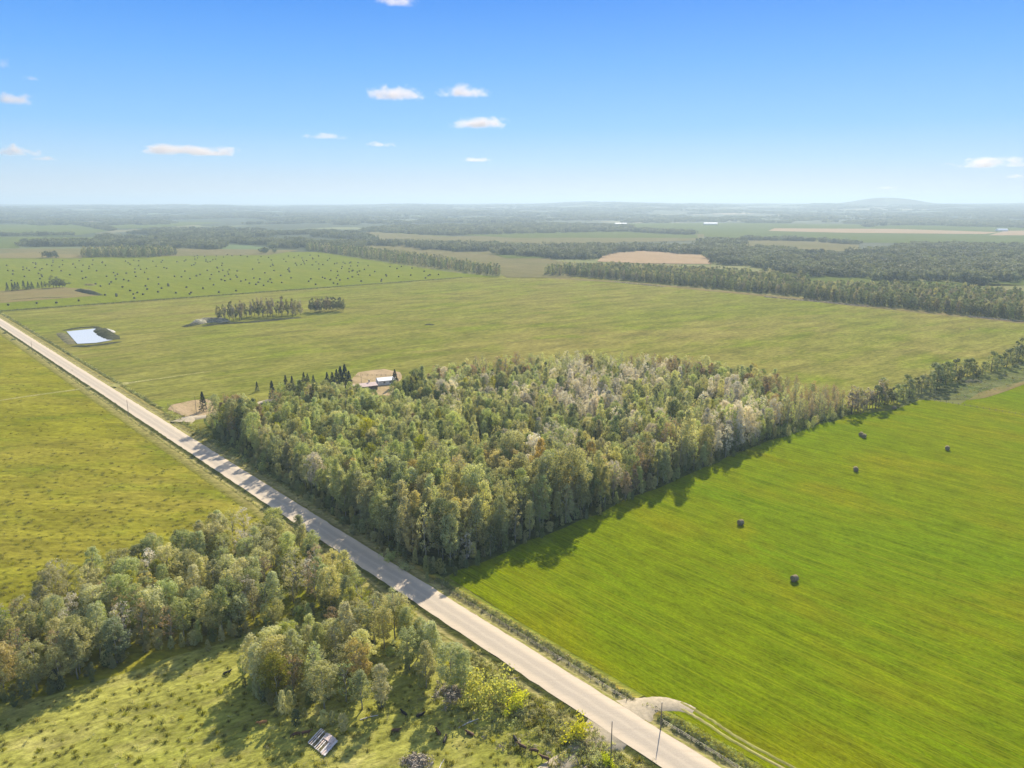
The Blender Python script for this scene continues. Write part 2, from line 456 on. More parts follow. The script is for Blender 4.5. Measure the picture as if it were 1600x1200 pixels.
# far fields, then nearer ones (each a little above the one below)
FARF = [
    ('fargreen', [(-60, 368), (-60, 333), (0, 334), (55, 339), (110, 350), (172, 361), (110, 369)], 0.6),
    ('fargreen', [(-100, 388), (-100, 371), (60, 370), (150, 371), (140, 376), (30, 379), (30, 388)], 0.6),
    ('tan', [(-100, 400), (-100, 389), (30, 389), (210, 388), (470, 391), (420, 399), (128, 402)], 0.6),
    ('brownyard', [(-60, 404), (-60, 397), (60, 396), (128, 399), (128, 404)], 0.75),
    ('fargreen', [(140, 352), (180, 345), (260, 343), (350, 348), (250, 356), (190, 357)], 0.6),
    ('tan', [(540, 386), (600, 378), (640, 379), (880, 389), (860, 406), (900, 412), (895, 434), (792, 434), (784, 428), (660, 406), (545, 391)], 0.45),
    ('fargreen', [(540, 385), (560, 372), (590, 361), (660, 366), (750, 373), (640, 379)], 0.62),
    ('tan', [(570, 374), (572, 362), (640, 366), (700, 370), (1100, 366), (1100, 376), (980, 379), (860, 384), (700, 381)], 0.8),
    ('fargreen', [(690, 366), (800, 361), (960, 361), (1090, 367), (1090, 372), (800, 372)], 0.9),
    ('fargreen', [(980, 357), (985, 349), (1200, 349), (1700, 356), (1700, 386), (1500, 382), (1400, 380), (1150, 376), (1090, 368)], 0.6),
    ('stubble', [(1200, 361), (1210, 357), (1400, 358), (1560, 363), (1540, 366), (1320, 364)], 0.8),
    ('stubble', [(1545, 368), (1570, 361), (1700, 360), (1700, 368)], 0.8),
    ('tan', [(1150, 393), (1165, 374), (1230, 373), (1340, 380), (1345, 392), (1250, 396)], 0.8),
    ('stubble', [(933, 409), (945, 397), (1000, 392), (1108, 399), (1112, 413), (1000, 412)], 0.8),
    ('fargreen', [(1250, 446), (1266, 431), (1350, 432), (1400, 438), (1600, 446), (1700, 450), (1700, 432), (1590, 433), (1560, 440), (1480, 448), (1600, 466), (1500, 460), (1300, 456)], 0.5),
    ('fargreen', [(770, 398), (850, 395), (858, 404), (790, 404)], 0.9),
]
for m_, pts, z_ in FARF:
    sheet('field', pts, M[m_], z_)
sheet('hay_field', [(-260, 520), (-260, 404), (0, 404), (128, 403), (280, 397), (350, 394), (500, 394), (600, 410), (700, 425), (782, 433), (722, 433.5), (0, 486)], M['balefield'], 0.30)
sheet('yard', [(-120, 480), (-120, 458), (0, 455), (95, 449), (140, 452), (158, 462), (118, 465), (0, 474)], M['brownyard'], 0.36)
sheet('meadow', [(0, 487), (722, 434), (800, 430), (890, 431), (1010, 442), (1260, 467), (1600, 503), (1800, 524), (1800, 545), (1600, 600), (1500, 616), (1330, 650), (1100, 745), (715, 900)] + [(pix(*rd(s, 11)[:2])) for s in (60, 200, 400, 700, 1000)], M['mid'], 0.05)
sheet('brush_strip', [(845, 432), (1000, 441.5), (1260, 466), (1600, 502), (1800, 520), (1800, 524), (1600, 506), (1260, 470.5), (1000, 444), (845, 434)], M['brownyard'], 0.14, wob=2.5)
def rpx(s, t): return tuple(pix(*rd(s, t)[:2]))
# bright hay field at the right: from the wood's corner along the road to beyond the frame
hayf = [rpx(74, 12.5), rpx(40, 11.8), rpx(-40, 11.8), rpx(-150, 11.8), (2100, 1500), (2100, 640), (1600, 596), (1530, 612), (1500, 632), (1445, 624), (1392, 641), (1330, 648), (1203, 687), (1101, 729), (958, 790), (823, 845), (714, 892), (702, 900)]
def R2(x, y): return (x, y)
sheet('hay_field', hayf, M['hay'], 0.10)
sheet('rough_grass', [(1436, 625), (1400, 640), (1420, 612), (1480, 598), (1560, 577), (1620, 560), (1900, 530), (2100, 560), (1800, 585), (1600, 597), (1560, 606), (1512, 625)], M['rough'], 0.16, wob=2)
sheet('rough_grass', [(1512, 626), (1530, 614), (1560, 605), (1600, 596), (1800, 580), (1800, 586), (1600, 601), (1540, 622)], M['brownyard'], 0.19, wob=1.5)
sheet('pasture', [rpx(-160, -11), rpx(0, -11), rpx(200, -11), rpx(500, -11), rpx(1100, -11), (-700, 470), (-900, 1300)], M['pasture'], 0.05)
sheet('pasture', [(-300, 1170), (-60, 1120), (150, 1065), (330, 1010), (420, 975), (540, 940), (640, 990), (760, 1070), (900, 1150), (1000, 1230), (1050, 1400), (-400, 1500)], M['pasture2'], 0.09, wob=2.0, step=8)

# the wood stands on leaf litter
WOOD = [(332, 664), (360, 690), (430, 738), (520, 798), (600, 848), (684, 896), (712, 884), (820, 838), (955, 784), (1098, 724), (1200, 682), (1330, 642), (1310, 630), (1190, 607), (1050, 590), (900, 578), (760, 588), (690, 600), (655, 612), (640, 634), (600, 640), (552, 638), (470, 636), (400, 652)]
sheet('forest_floor', [(318, 655), (335, 690), (430, 752), (520, 812), (600, 862), (686, 908), (714, 892), (823, 846), (958, 791), (1101, 730), (1203, 688), (1336, 646), (1310, 632), (1190, 610), (1050, 592), (900, 580), (760, 590), (640, 612), (540, 608), (400, 632)], M['floor'], 0.15, wob=1.5, step=8)
sheet('yard', [(552, 590), (560, 582), (600, 577), (625, 582), (628, 592), (616, 604), (612, 618), (560, 622), (540, 612)], M['dryyard'], 0.2, wob=0.8, step=8)
sheet('yard', [(262, 640), (268, 633), (300, 626), (336, 623), (350, 640), (345, 650), (316, 651), (290, 652)], M['dryyard'], 0.2, wob=0.5, step=8)

# road with a raised bed, ditches and banks (swept profile)
def sweep(name, prof, s0, s1, mat, step=12.0, wob=0.0, uv=False, holes=()):
    ss = np.arange(s0, s1, step)
    V = []; F = []; UV = []
    n = len(prof)
    wo_ = RNG.normal(0, wob, (len(ss), n)) if wob else np.zeros((len(ss), n))
    for i, s_ in enumerate(ss):
        for j, (t_, z_) in enumerate(prof):
            p = rd(float(s_), t_ + (wo_[i, j] if 0 <= j <= n - 1 else 0), z_ + (wo_[i, j] * 0.12 if wob else 0))
            V.append(p[:]); UV.append(((t_ - prof[0][0]) / (prof[-1][0] - prof[0][0]), s_ * 0.1))
    for i in range(len(ss) - 1):
        if any(a <= ss[i] < b for a, b in holes): continue
        for j in range(n - 1):
            F.append((i * n + j, (i + 1) * n + j, (i + 1) * n + j + 1, i * n + j + 1))
    me = mesh_np(name, V, F, mat, True)
    if uv:
        l = me.uv_layers.new(name='UVMap')
        idx = np.empty(len(me.loops), dtype=np.int32); me.loops.foreach_get('vertex_index', idx)
        l.data.foreach_set('uv', np.array(UV, dtype=np.float32)[idx].ravel())
    if sum(p.normal.z for p in me.polygons) < 0: me.flip_normals()
    o = link(name, me); o['kind'] = 'structure'
    return o
sweep('road', [(-RW, 0.92), (-2.4, 1.0), (0, 1.06), (2.4, 1.0), (RW, 0.92)], -120, 1400, M['road'], 3.0, 0.10, True)
def verge_mat(name, bands):
    t = NT(name); P = t.pos()
    uv = t.new('ShaderNodeUVMap').outputs[0]
    sp_ = t.new('ShaderNodeSeparateXYZ'); t.lk(uv, sp_.inputs[0])
    n3 = t.noise(t.mapping(P, (0, 0, -RANG), (0.10, 1, 1)), 0.35, 4, 0.7)
    aw = t.math('ADD', sp_.outputs[0], t.math('MULTIPLY', t.math('SUBTRACT', n3, 0.5), 0.30))
    rp_ = t.new('ShaderNodeValToRGB'); t.lk(aw, rp_.inputs[0])
    for i, (q, c) in enumerate(bands):
        e = rp_.color_ramp.elements[i] if i < 2 else rp_.color_ramp.elements.new(q)
        e.position = q; e.color = (*c, 1)
    f1 = t.noise(t.mapping(P, (0, 0, -RANG), (0.35, 1.0, 1)), 1.3, 5, 0.75)
    f2 = t.noise(t.mapping(P, (0, 0, -RANG), (0.12, 1.0, 1)), 0.5, 5, 0.7)
    dk = t.math('MULTIPLY', t.rng(f1, 0.35, 0.62, 0.6, 1.2), t.rng(f2, 0.34, 0.64, 0.7, 1.2))
    cx = t.new('ShaderNodeCombineXYZ')
    for i in range(3): t.lk(dk, cx.inputs[i])
    return t.bsdf(t.mix(1.0, rp_.outputs[0], cx.outputs[0], 'MULTIPLY'), 1.0, f1, 0.8, 0.4, 0.0)
M['verge'] = verge_mat('dry_verge', [(0.0, (0.34, 0.29, 0.15)), (0.10, (0.20, 0.20, 0.05)), (0.2, (0.29, 0.26, 0.11)), (0.42, (0.27, 0.24, 0.09)), (0.50, (0.14, 0.14, 0.035)), (0.60, (0.27, 0.20, 0.04)), (0.76, (0.22, 0.21, 0.04)), (1.0, (0.13, 0.17, 0.02))])
M['vergeleft'] = verge_mat('left_verge', [(0.0, (0.10, 0.11, 0.03)), (0.12, (0.09, 0.10, 0.025)), (0.26, (0.28, 0.25, 0.10)), (0.38, (0.26, 0.23, 0.09)), (0.44, (0.12, 0.13, 0.03)), (0.52, (0.26, 0.23, 0.08)), (0.75, (0.23, 0.21, 0.06)), (1.0, (0.165, 0.165, 0.022))])  # dark first bands paint the shade of the embankment beside the road
M['vergefar'] = verge_mat('far_verge', [(0.0, (0.30, 0.26, 0.13)), (0.10, (0.20, 0.20, 0.05)), (0.2, (0.27, 0.24, 0.10)), (0.42, (0.28, 0.25, 0.10)), (0.50, (0.20, 0.19, 0.06)), (0.60, (0.29, 0.24, 0.08)), (0.80, (0.11, 0.12, 0.03)), (1.0, (0.15, 0.16, 0.03))])
RPROF = [(RW - 0.1, 0.88), (RW + 0.7, 0.72), (RW + 1.7, 0.22), (RW + 2.3, 0.2), (RW + 3.3, 0.55), (RW + 5.0, 0.5), (RW + 7.6, 0.02)]
sweep('verge', RPROF, -120, 88, M['verge'], 2.0, 0.12, True, holes=((-7.5, -0.5),))
sweep('verge', RPROF, 84, 1400, M['vergefar'], 5.0, 0.16, True)
sweep('verge', [(-RW + 0.1, 0.88), (-RW - 0.6, 0.70), (-RW - 1.4, 0.16), (-RW - 2.1, 0.16), (-RW - 3.4, 0.5), (-RW - 5, 0.4), (-RW - 7.6, 0.02)], -120, 1400, M['vergeleft'], 5.0, 0.2, True)

def ribbon(name, pts, widths, mat, z, px=True, kind='structure', zoff=None, crown=0.0):
    P = [G(*p) if px else Vector((*p, 0)) for p in pts]
    # resample with Catmull-Rom
    Q = []; Wd = []; Zs = []
    zo = zoff or [0] * len(P)
    for i in range(len(P) - 1):
        p0 = P[max(0, i - 1)]; p1 = P[i]; p2 = P[i + 1]; p3 = P[min(len(P) - 1, i + 2)]
        for k in range(8):
            t = k / 8
            Q.append(0.5 * ((2 * p1) + (p2 - p0) * t + (2 * p0 - 5 * p1 + 4 * p2 - p3) * t * t + (3 * p1 - p0 - 3 * p2 + p3) * t ** 3))
            Wd.append(widths[i] * (1 - t) + widths[i + 1] * t); Zs.append(zo[i] * (1 - t) + zo[i + 1] * t)
    Q.append(P[-1]); Wd.append(widths[-1]); Zs.append(zo[-1])
    V = []; F = []
    for i, q in enumerate(Q):
        d = (Q[min(i + 1, len(Q) - 1)] - Q[max(i - 1, 0)]).normalized()
        nrm = Vector((-d.y, d.x, 0))
        j = random.uniform(-0.12, 0.12)
        top = z + Zs[i]
        for s_, c_ in ((-1, -1), (-1, 0), (0, crown), (1, 0), (1, 1)):
            e_ = 0.0 if abs(c_) != 1 else (top * 0.9 + 0.15)
            p = q + nrm * (Wd[i] * s_ / 2 + j + s_ * e_)
            V.append((p.x, p.y, -0.02 if abs(c_) == 1 else top + c_))
    for i in range(len(Q) - 1):
        for k in range(4):
            F.append((i * 5 + k, i * 5 + k + 1, (i + 1) * 5 + k + 1, (i + 1) * 5 + k))
    me = mesh_np(name, V, F, mat, True)
    if sum(p.normal.z for p in me.polygons) < 0: me.flip_normals()
    o = link(name, me)
    if kind: o['kind'] = kind
    return o
def rx(s, t): p = rd(s, t); return (p.x, p.y)
# field approach at the right foreground, curving into a two-rut track
sA = -9.0
pA = [G(985, 1112), G(1010, 1103), G(1045, 1103), G(1075, 1112)]
ribbon('field_approach', [(968, 1130), (988, 1116), (1010, 1106), (1036, 1101), (1062, 1104), (1084, 1112)], [15, 9.5, 6.0, 4.6, 3.4, 2.4], M['track'], 0.86, zoff=[0.02, -0.08, -0.36, -0.56, -0.66, -0.70], crown=0.05)
for off in (-1.0, 1.0):
    pts = []
    for (a_, b_) in ((1060, 1101), (1082, 1113), (1112, 1131), (1148, 1155), (1236, 1203), (1400, 1290)):
        p = G(a_, b_) + B * off * 0.85
        pts.append((p.x, p.y))
    ribbon('wheel_track', pts, [0.8, 0.6, 0.5, 0.55, 0.5, 0.5], M['grasstrack'], 0.22, px=False)
# approach at the left foreground
ribbon('field_approach', [(968, 1130), (950, 1148), (922, 1166), (896, 1182), (866, 1198), (820, 1230)], [18, 11, 6.0, 4.2, 3.6, 3.5], M['track'], 0.86, zoff=[0.02, 0, -0.1, -0.4, -0.7, -0.72], crown=0.05)
# yard driveway
ribbon('driveway', [(281, 662), (296, 655), (316, 652), (350, 646), (420, 626), (520, 606), (560, 603)], [10, 7, 5, 4.5, 4, 4, 5], M['track'], 0.80, zoff=[0.12, 0.05, -0.4, -0.5, -0.52, -0.52, -0.52], crown=0.04)
# crossing far up the road
ribbon('field_approach', [(172, 606), (190, 601), (212, 597), (260, 590), (330, 580)], [9, 4.5, 3.0, 2.4, 1.6], M['grasstrack'], 0.8, zoff=[0.12, 0.02, -0.6, -0.66, -0.68])
ribbon('field_approach', [(158, 603), (140, 607), (120, 609), (60, 617), (-30, 630)], [9, 4.5, 2.6, 2.2, 2.0], M['grasstrack'], 0.8, zoff=[0.12, 0.02, -0.6, -0.66, -0.68])

# ------------------------------------------------------------------ helpers for solid things
class MB:
    def __init__(s): s.V = []; s.F = []
    def add(s, V, F):
        o = len(s.V); s.V += [tuple(v) for v in V]; s.F += [tuple(i + o for i in f) for f in F]
    def tube(s, pts, rad, n=7, cap=True):
        P = [Vector(p) for p in pts]; V = []; F = []
        for i, p in enumerate(P):
            d = (P[min(i + 1, len(P) - 1)] - P[max(i - 1, 0)]).normalized()
            a = d.orthogonal().normalized() if abs(d.z) < 0.99 else Vector((1, 0, 0))
            b = d.cross(a).normalized(); a = b.cross(d)
            for k in range(n):
                t = 2 * math.pi * k / n
                V.append(p + (a * math.cos(t) + b * math.sin(t)) * rad[i])
        for i in range(len(P) - 1):
            for k in range(n):
                F.append((i * n + k, i * n + (k + 1) % n, (i + 1) * n + (k + 1) % n, (i + 1) * n + k))
        if cap:
            F.append(tuple(range(n))[::-1]); F.append(tuple(range((len(P) - 1) * n, len(P) * n)))
        s.add(V, F)
    def box(s, c, size, rz=0, rot=None):
        m = rot if rot else Matrix.Rotation(rz, 3, 'Z')
        V = []
        for dz in (-.5, .5):
            for dx, dy in ((-.5, -.5), (.5, -.5), (.5, .5), (-.5, .5)):
                V.append(Vector(c) + m @ Vector((dx * size[0], dy * size[1], dz * size[2])))
        s.add(V, [(3, 2, 1, 0), (4, 5, 6, 7), (0, 1, 5, 4), (1, 2, 6, 5), (2, 3, 7, 6), (3, 0, 4, 7)])
    def me(s, name, mat, smooth=False):
        me = bpy.data.meshes.new(name)
        me.from_pydata(s.V, [], s.F); me.materials.append(mat)
        if smooth: me.polygons.foreach_set('use_smooth', [True] * len(me.polygons))
        me.update()
        return me
    def build(s, name, mat, parent=None, loc=(0, 0, 0), smooth=False):
        return link(name, s.me(name, mat, smooth), parent, loc)

# ------------------------------------------------------------------ trees
def leaf_cloud(cent, rad, per, size, up=0.7, flat=1.05):
    """leaf-sized quads spread in clumps; every leaf turned loosely outwards from its clump"""
    n = len(cent) * per
    c = np.repeat(cent, per, 0); r = np.repeat(rad, per)[:, None]
    d = RNG.normal(size=(n, 3)); d /= np.linalg.norm(d, axis=1, keepdims=True)
    q = RNG.uniform(0.25, 1.0, (n, 1)) ** 0.5
    p = c + d * r * q * np.array([1, 1, flat])
    nr = d * 0.9 + RNG.normal(size=(n, 3)) * 0.55 + np.array([0, 0, up])
    nr /= np.linalg.norm(nr, axis=1, keepdims=True)
    a = np.cross(nr, RNG.normal(size=(n, 3))); a /= np.linalg.norm(a, axis=1, keepdims=True)
    b = np.cross(nr, a)
    s1 = RNG.uniform(size[0], size[1], (n, 1)) * 0.5; s2 = s1 * RNG.uniform(0.6, 1.0, (n, 1))
    V = np.stack([p - a * s1, p - b * s2 * 0.9, p + a * s1, p + b * s2], 1).reshape(-1, 3)
    F = np.arange(n * 4).reshape(n, 4)
    return V, F
def crown_points(h0, h1, rmax, n, shape='ovoid'):
    out = []
    while len(out) < n:
        t = random.random()
        if shape == 'ovoid': pr = min(1, 0.5 + t * 2.4) * (1 - t) ** 0.45 * 1.06
        elif shape == 'round': pr = math.sqrt(max(0, 1 - (2 * t - 1) ** 2)) * 0.95 + 0.05
        else: pr = (1 - t) ** 0.6 * min(1, 0.35 + t * 4)
        a = random.uniform(0, 2 * math.pi)
        lob = 1 + 0.22 * math.sin(a * 2 + t * 5) + 0.15 * math.sin(a * 3 + t * 11 + 1)
        r = rmax * pr * lob * random.uniform(0.25, 1.0) ** 0.5
        out.append((r * math.cos(a), r * math.sin(a), h0 + (h1 - h0) * t))
    return np.array(out)
def aspen_meshes(k, per=36, nc=95, size=(0.30, 0.56), sparse=False, h=16.0):
    h0 = h * random.uniform(0.18, 0.30); rm = random.uniform(2.7, 3.4) * (1.25 if k in (1, 3, 5) and not sparse else 1.0)
    cp = crown_points(h0, h, rm, nc, 'round' if k in (1, 3, 5) else 'ovoid')
    rad = RNG.uniform(0.5, 1.05, len(cp)) * (0.8 if sparse else 1.0)
    V, F = leaf_cloud(cp, rad, per, size)
    mb = MB()
    bend = [(random.uniform(-.35, .35), random.uniform(-.35, .35)) for _ in range(5)]
    tp = [(0, 0, -0.3)] + [(bend[i][0] * (i + 1) * 0.35, bend[i][1] * (i + 1) * 0.35, h * 0.93 * (i + 1) / 5) for i in range(5)]
    mb.tube(tp, [0.24, 0.18, 0.14, 0.10, 0.06, 0.02], 6)
    for q in range(9 if not sparse else 22):
        c = cp[random.randrange(len(cp))]
        z0 = max(h0 * 0.8, c[2] - random.uniform(1.5, 3.5))
        f = z0 / (h * 0.93) * 5
        i = min(4, int(f)); base = Vector(tp[i]).lerp(Vector(tp[i + 1]), f - i) if i < 5 else Vector(tp[5])
        e = Vector(c); m = base.lerp(e, 0.5) + Vector((0, 0, 0.25))
        mb.tube([base, m, e], [0.07, 0.045, 0.015], 4, False)
    return (V, F), mb
TREE = {}
shapes = []
for k in range(6):
    lf, tb = aspen_meshes(k, nc=130 if k in (1, 3, 5) else 95)
    shapes.append((lf, tb.me('trunk', M['bark'], True)))
sp_shapes = []
for k in range(2):      # thin, half bare crowns
    lf, tb = aspen_meshes(k, per=15, nc=60, size=(0.30, 0.52), sparse=True)
    sp_shapes.append((lf, tb.me('trunk', M['bark'], True)))
def crown_of(shape_id, cls):
    key = (shape_id, cls)
    if key not in TREE:
        (V, F), tr = (shapes + sp_shapes)[shape_id]
        TREE[key] = (mesh_np('crown', V, F, LEAF[cls]), tr)
    return TREE[key]
PROTO = {}
def place_tree(name, p, s, rz, meshes, label, cat, group, sz=1.0, key=None):
    root = empty(name, p, rz)
    root.scale = (s, s, s * sz)
    tr = link('trunk', meshes[1], root)
    cr = link('crown', meshes[0], root)
    tag(root, label, cat, group)
    if key is not None and key not in PROTO: PROTO[key] = (cr, tr)
    return root

def inpoly(x, y, P):
    ins = False; n = len(P); j = n - 1
    for i in range(n):
        xi, yi = P[i]; xj, yj = P[j]
        if (yi > y) != (yj > y) and x < (xj - xi) * (y - yi) / (yj - yi) + xi: ins = not ins
        j = i
    return ins
def scatter(pxpoly, sp, jit=0.45, keep=1.0, far=False, px=True):
    P = [G(a, b)[:2] for a, b in pxpoly] if px else pxpoly
    xs = [p[0] for p in P]; ys = [p[1] for p in P]
    out = []
    y = min(ys); row = 0
    while y < max(ys):
        x = min(xs) + (row % 2) * sp / 2
        while x < max(xs):
            qx = x + random.uniform(-jit, jit) * sp; qy = y + random.uniform(-jit, jit) * sp
            if random.random() < keep and inpoly(qx, qy, P): out.append((qx, qy))
            x += sp
        y += sp * 0.87; row += 1
    return out

def gn_instances(name, pts, classes, label, cat):
    """pts: (x,y,z,rot,scale,zscale,class) ; classes: list of (crown_object, trunk_object or None)"""
    n = len(pts)
    me = bpy.data.meshes.new(name)
    A_ = np.array(pts, dtype=np.float32)
    me.vertices.add(n); me.vertices.foreach_set('co', A_[:, :3].ravel())
    for nm, tp, data in (('rz', 'FLOAT', A_[:, 3]), ('cls', 'INT', A_[:, 6].astype(np.int32))):
        at = me.attributes.new(nm, tp, 'POINT'); at.data.foreach_set('value', np.ascontiguousarray(data))
    at = me.attributes.new('scl', 'FLOAT_VECTOR', 'POINT')
    at.data.foreach_set('vector', np.stack([A_[:, 4], A_[:, 4], A_[:, 4] * A_[:, 5]], 1).astype(np.float32).ravel())
    ob = link(name, me)
    ng = bpy.data.node_groups.new(name, 'GeometryNodeTree')
    ng.interface.new_socket('Geometry', in_out='INPUT', socket_type='NodeSocketGeometry')
    ng.interface.new_socket('Geometry', in_out='OUTPUT', socket_type='NodeSocketGeometry')
    N = ng.nodes; L = ng.links
    gi = N.new('NodeGroupInput'); go = N.new('NodeGroupOutput')
    jn = N.new('GeometryNodeJoinGeometry')
    a_r = N.new('GeometryNodeInputNamedAttribute'); a_r.data_type = 'FLOAT'; a_r.inputs[0].default_value = 'rz'
    a_s = N.new('GeometryNodeInputNamedAttribute'); a_s.data_type = 'FLOAT_VECTOR'; a_s.inputs[0].default_value = 'scl'
    a_c = N.new('GeometryNodeInputNamedAttribute'); a_c.data_type = 'INT'; a_c.inputs[0].default_value = 'cls'
    cx = N.new('ShaderNodeCombineXYZ'); L.new(a_r.outputs[0], cx.inputs[2])
    for k, pair in enumerate(classes):
        cmp_ = N.new('FunctionNodeCompare'); cmp_.data_type = 'INT'; cmp_.operation = 'EQUAL'
        L.new(a_c.outputs[0], cmp_.inputs[2]); cmp_.inputs[3].default_value = k
        for src in pair:
            if src is None: continue
            oi = N.new('GeometryNodeObjectInfo'); oi.transform_space = 'ORIGINAL'
            oi.inputs[0].default_value = src; oi.inputs['As Instance'].default_value = True
            ip = N.new('GeometryNodeInstanceOnPoints')
            L.new(gi.outputs[0], ip.inputs['Points']); L.new(cmp_.outputs[0], ip.inputs['Selection'])
            L.new(oi.outputs['Geometry'], ip.inputs['Instance'])
            L.new(cx.outputs[0], ip.inputs['Rotation']); L.new(a_s.outputs[0], ip.inputs['Scale'])
            L.new(ip.outputs[0], jn.inputs[0])
    L.new(jn.outputs[0], go.inputs[0])
    md = ob.modifiers.new('scatter', 'NODES'); md.node_group = ng
    tag(ob, label, cat, None, 'stuff')
    return ob

def blob(px, py, spots):
    """weights of colour classes around a photo position"""
    w_ = 0
    for (cx, cy, rx_, ry_) in spots:
        d = ((px - cx) / rx_) ** 2 + ((py - cy) / ry_) ** 2
        w_ = max(w_, math.exp(-d))
    return w_
PALE = [(1000, 612, 40, 14), (915, 640, 45, 25), (905, 605, 25, 12), (1150, 695, 40, 22), (820, 650, 15, 15), (700, 650, 12, 20), (770, 640, 12, 14), (1130, 640, 30, 12), (985, 690, 25, 15), (850, 745, 35, 25)]
GOLD = [(650, 868, 60, 45), (720, 850, 50, 30), (860, 780, 90, 35), (940, 770, 50, 30), (1050, 760, 40, 20), (1100, 735, 50, 20)]
BROWN = [(375, 660, 50, 26), (430, 648, 30, 14), (1280, 640, 60, 25), (1220, 620, 60, 15), (700, 600, 60, 14), (790, 600, 40, 12), (1050, 600, 60, 10), (1000, 760, 25, 30)]
BRIGHT = [(560, 690, 140, 60), (600, 740, 60, 40), (740, 700, 60, 20), (690, 690, 60, 30), (980, 680, 60, 16)]
DARKS = [(960, 700, 90, 25), (760, 740, 40, 25), (900, 690, 40, 16), (560, 640, 150, 20)]
def wood_class(px, py):
    ws = {'green': 0.55, 'olive': 0.30, 'dark': 0.10 + 0.5 * blob(px, py, DARKS), 'pale': 0.008 + 3.4 * blob(px, py, PALE),
          'brown': 0.012 + 1.6 * blob(px, py, BROWN), 'gold': 0.005 + 0.28 * blob(px, py, GOLD), 'bright': 0.01 + 0.25 * blob(px, py, BRIGHT)}
    ws['olive'] += 1.3 * blob(px, py, GOLD)
    ws['green'] += 0.8 * blob(px, py, BRIGHT)
    t = random.random() * sum(ws.values())
    for k, v in ws.items():
        t -= v
        if t <= 0: return k
    return 'green'
CLS = ['green', 'olive', 'pale', 'dark', 'brown', 'bright', 'gold']

# roadside grove, lower left (trees that show largest)
GA = [(-110, 1040), (0, 1000), (60, 950), (200, 900), (300, 858), (400, 838), (455, 850), (515, 890), (575, 940), (520, 960), (440, 968), (340, 1000), (225, 1010), (160, 1050), (60, 1088), (-100, 1115)]
GB = [(385, 1050), (470, 1010), (560, 1005), (598, 1060), (600, 1112), (540, 1128), (470, 1120), (400, 1085)]
GC = [(520, 950), (580, 960), (650, 1008), (728, 1066), (728, 1092), (680, 1096), (640, 1078), (600, 1020), (548, 990)]
LAB = {
    'green': 'grey-green leafy aspen', 'olive': 'yellowish olive aspen', 'pale': 'pale half-bare dying aspen', 'dark': 'dark green aspen',
    'brown': 'reddish brown aspen', 'bright': 'bright yellow-green aspen', 'gold': 'golden leaved aspen'}
ntree = 0
def grove(poly, sp, wts, where, hs=(0.78, 1.05), lim=999, zones=None):
    global ntree
    pts = scatter(poly, sp)
    random.shuffle(pts)
    for (x, y) in pts[:lim]:
        cl = random.choices(list(wts), list(wts.values()))[0]
        px_, py_ = pix(x, y)
        sid = random.randrange(6) if (cl not in ('pale', 'brown') and random.random() > 0.15) else random.choice((6, 7))
        ms = crown_of(sid, cl)
        wh = where if not zones else zones(px_, py_)
        place_tree('aspen_tree', (x, y, 0.0), random.uniform(*hs) * 1.16, random.uniform(0, 6.28), ms, f'{LAB[cl]} {wh}', 'tree',
                   f'{cl} aspens {wh}', random.uniform(0.74, 0.92), (sid, cl))
        ntree += 1
def gaz(x, y):
    if x < 60: return 'at the left frame edge of the roadside grove'
    edge = 1085 - (x - 60) * 0.31
    if x < 330: return 'on the shaded pasture edge of the roadside grove' if y > edge - 45 else 'on the upper left side of the roadside grove'
    return 'at the road end of the roadside grove, upper side' if y < 900 else 'at the road end of the roadside grove, lower side'
random.seed(21)
grove(GA, 4.5, {'green': 5, 'olive': 5.5, 'dark': 1.2, 'pale': .7, 'brown': .8, 'gold': .2, 'bright': .6}, '', (0.60, 0.88), 172, gaz)
grove(GB, 5.2, {'green': 4, 'olive': 5, 'bright': 1.4, 'brown': .4, 'gold': .2}, 'in the open clump above the slatted shelter', (0.64, 0.86), 28)
grove(GC + [], 5.4, {'green': 5, 'olive': 2, 'bright': 1.5, 'gold': .5}, 'in the row by the near left road edge', (0.66, 0.90), 34)
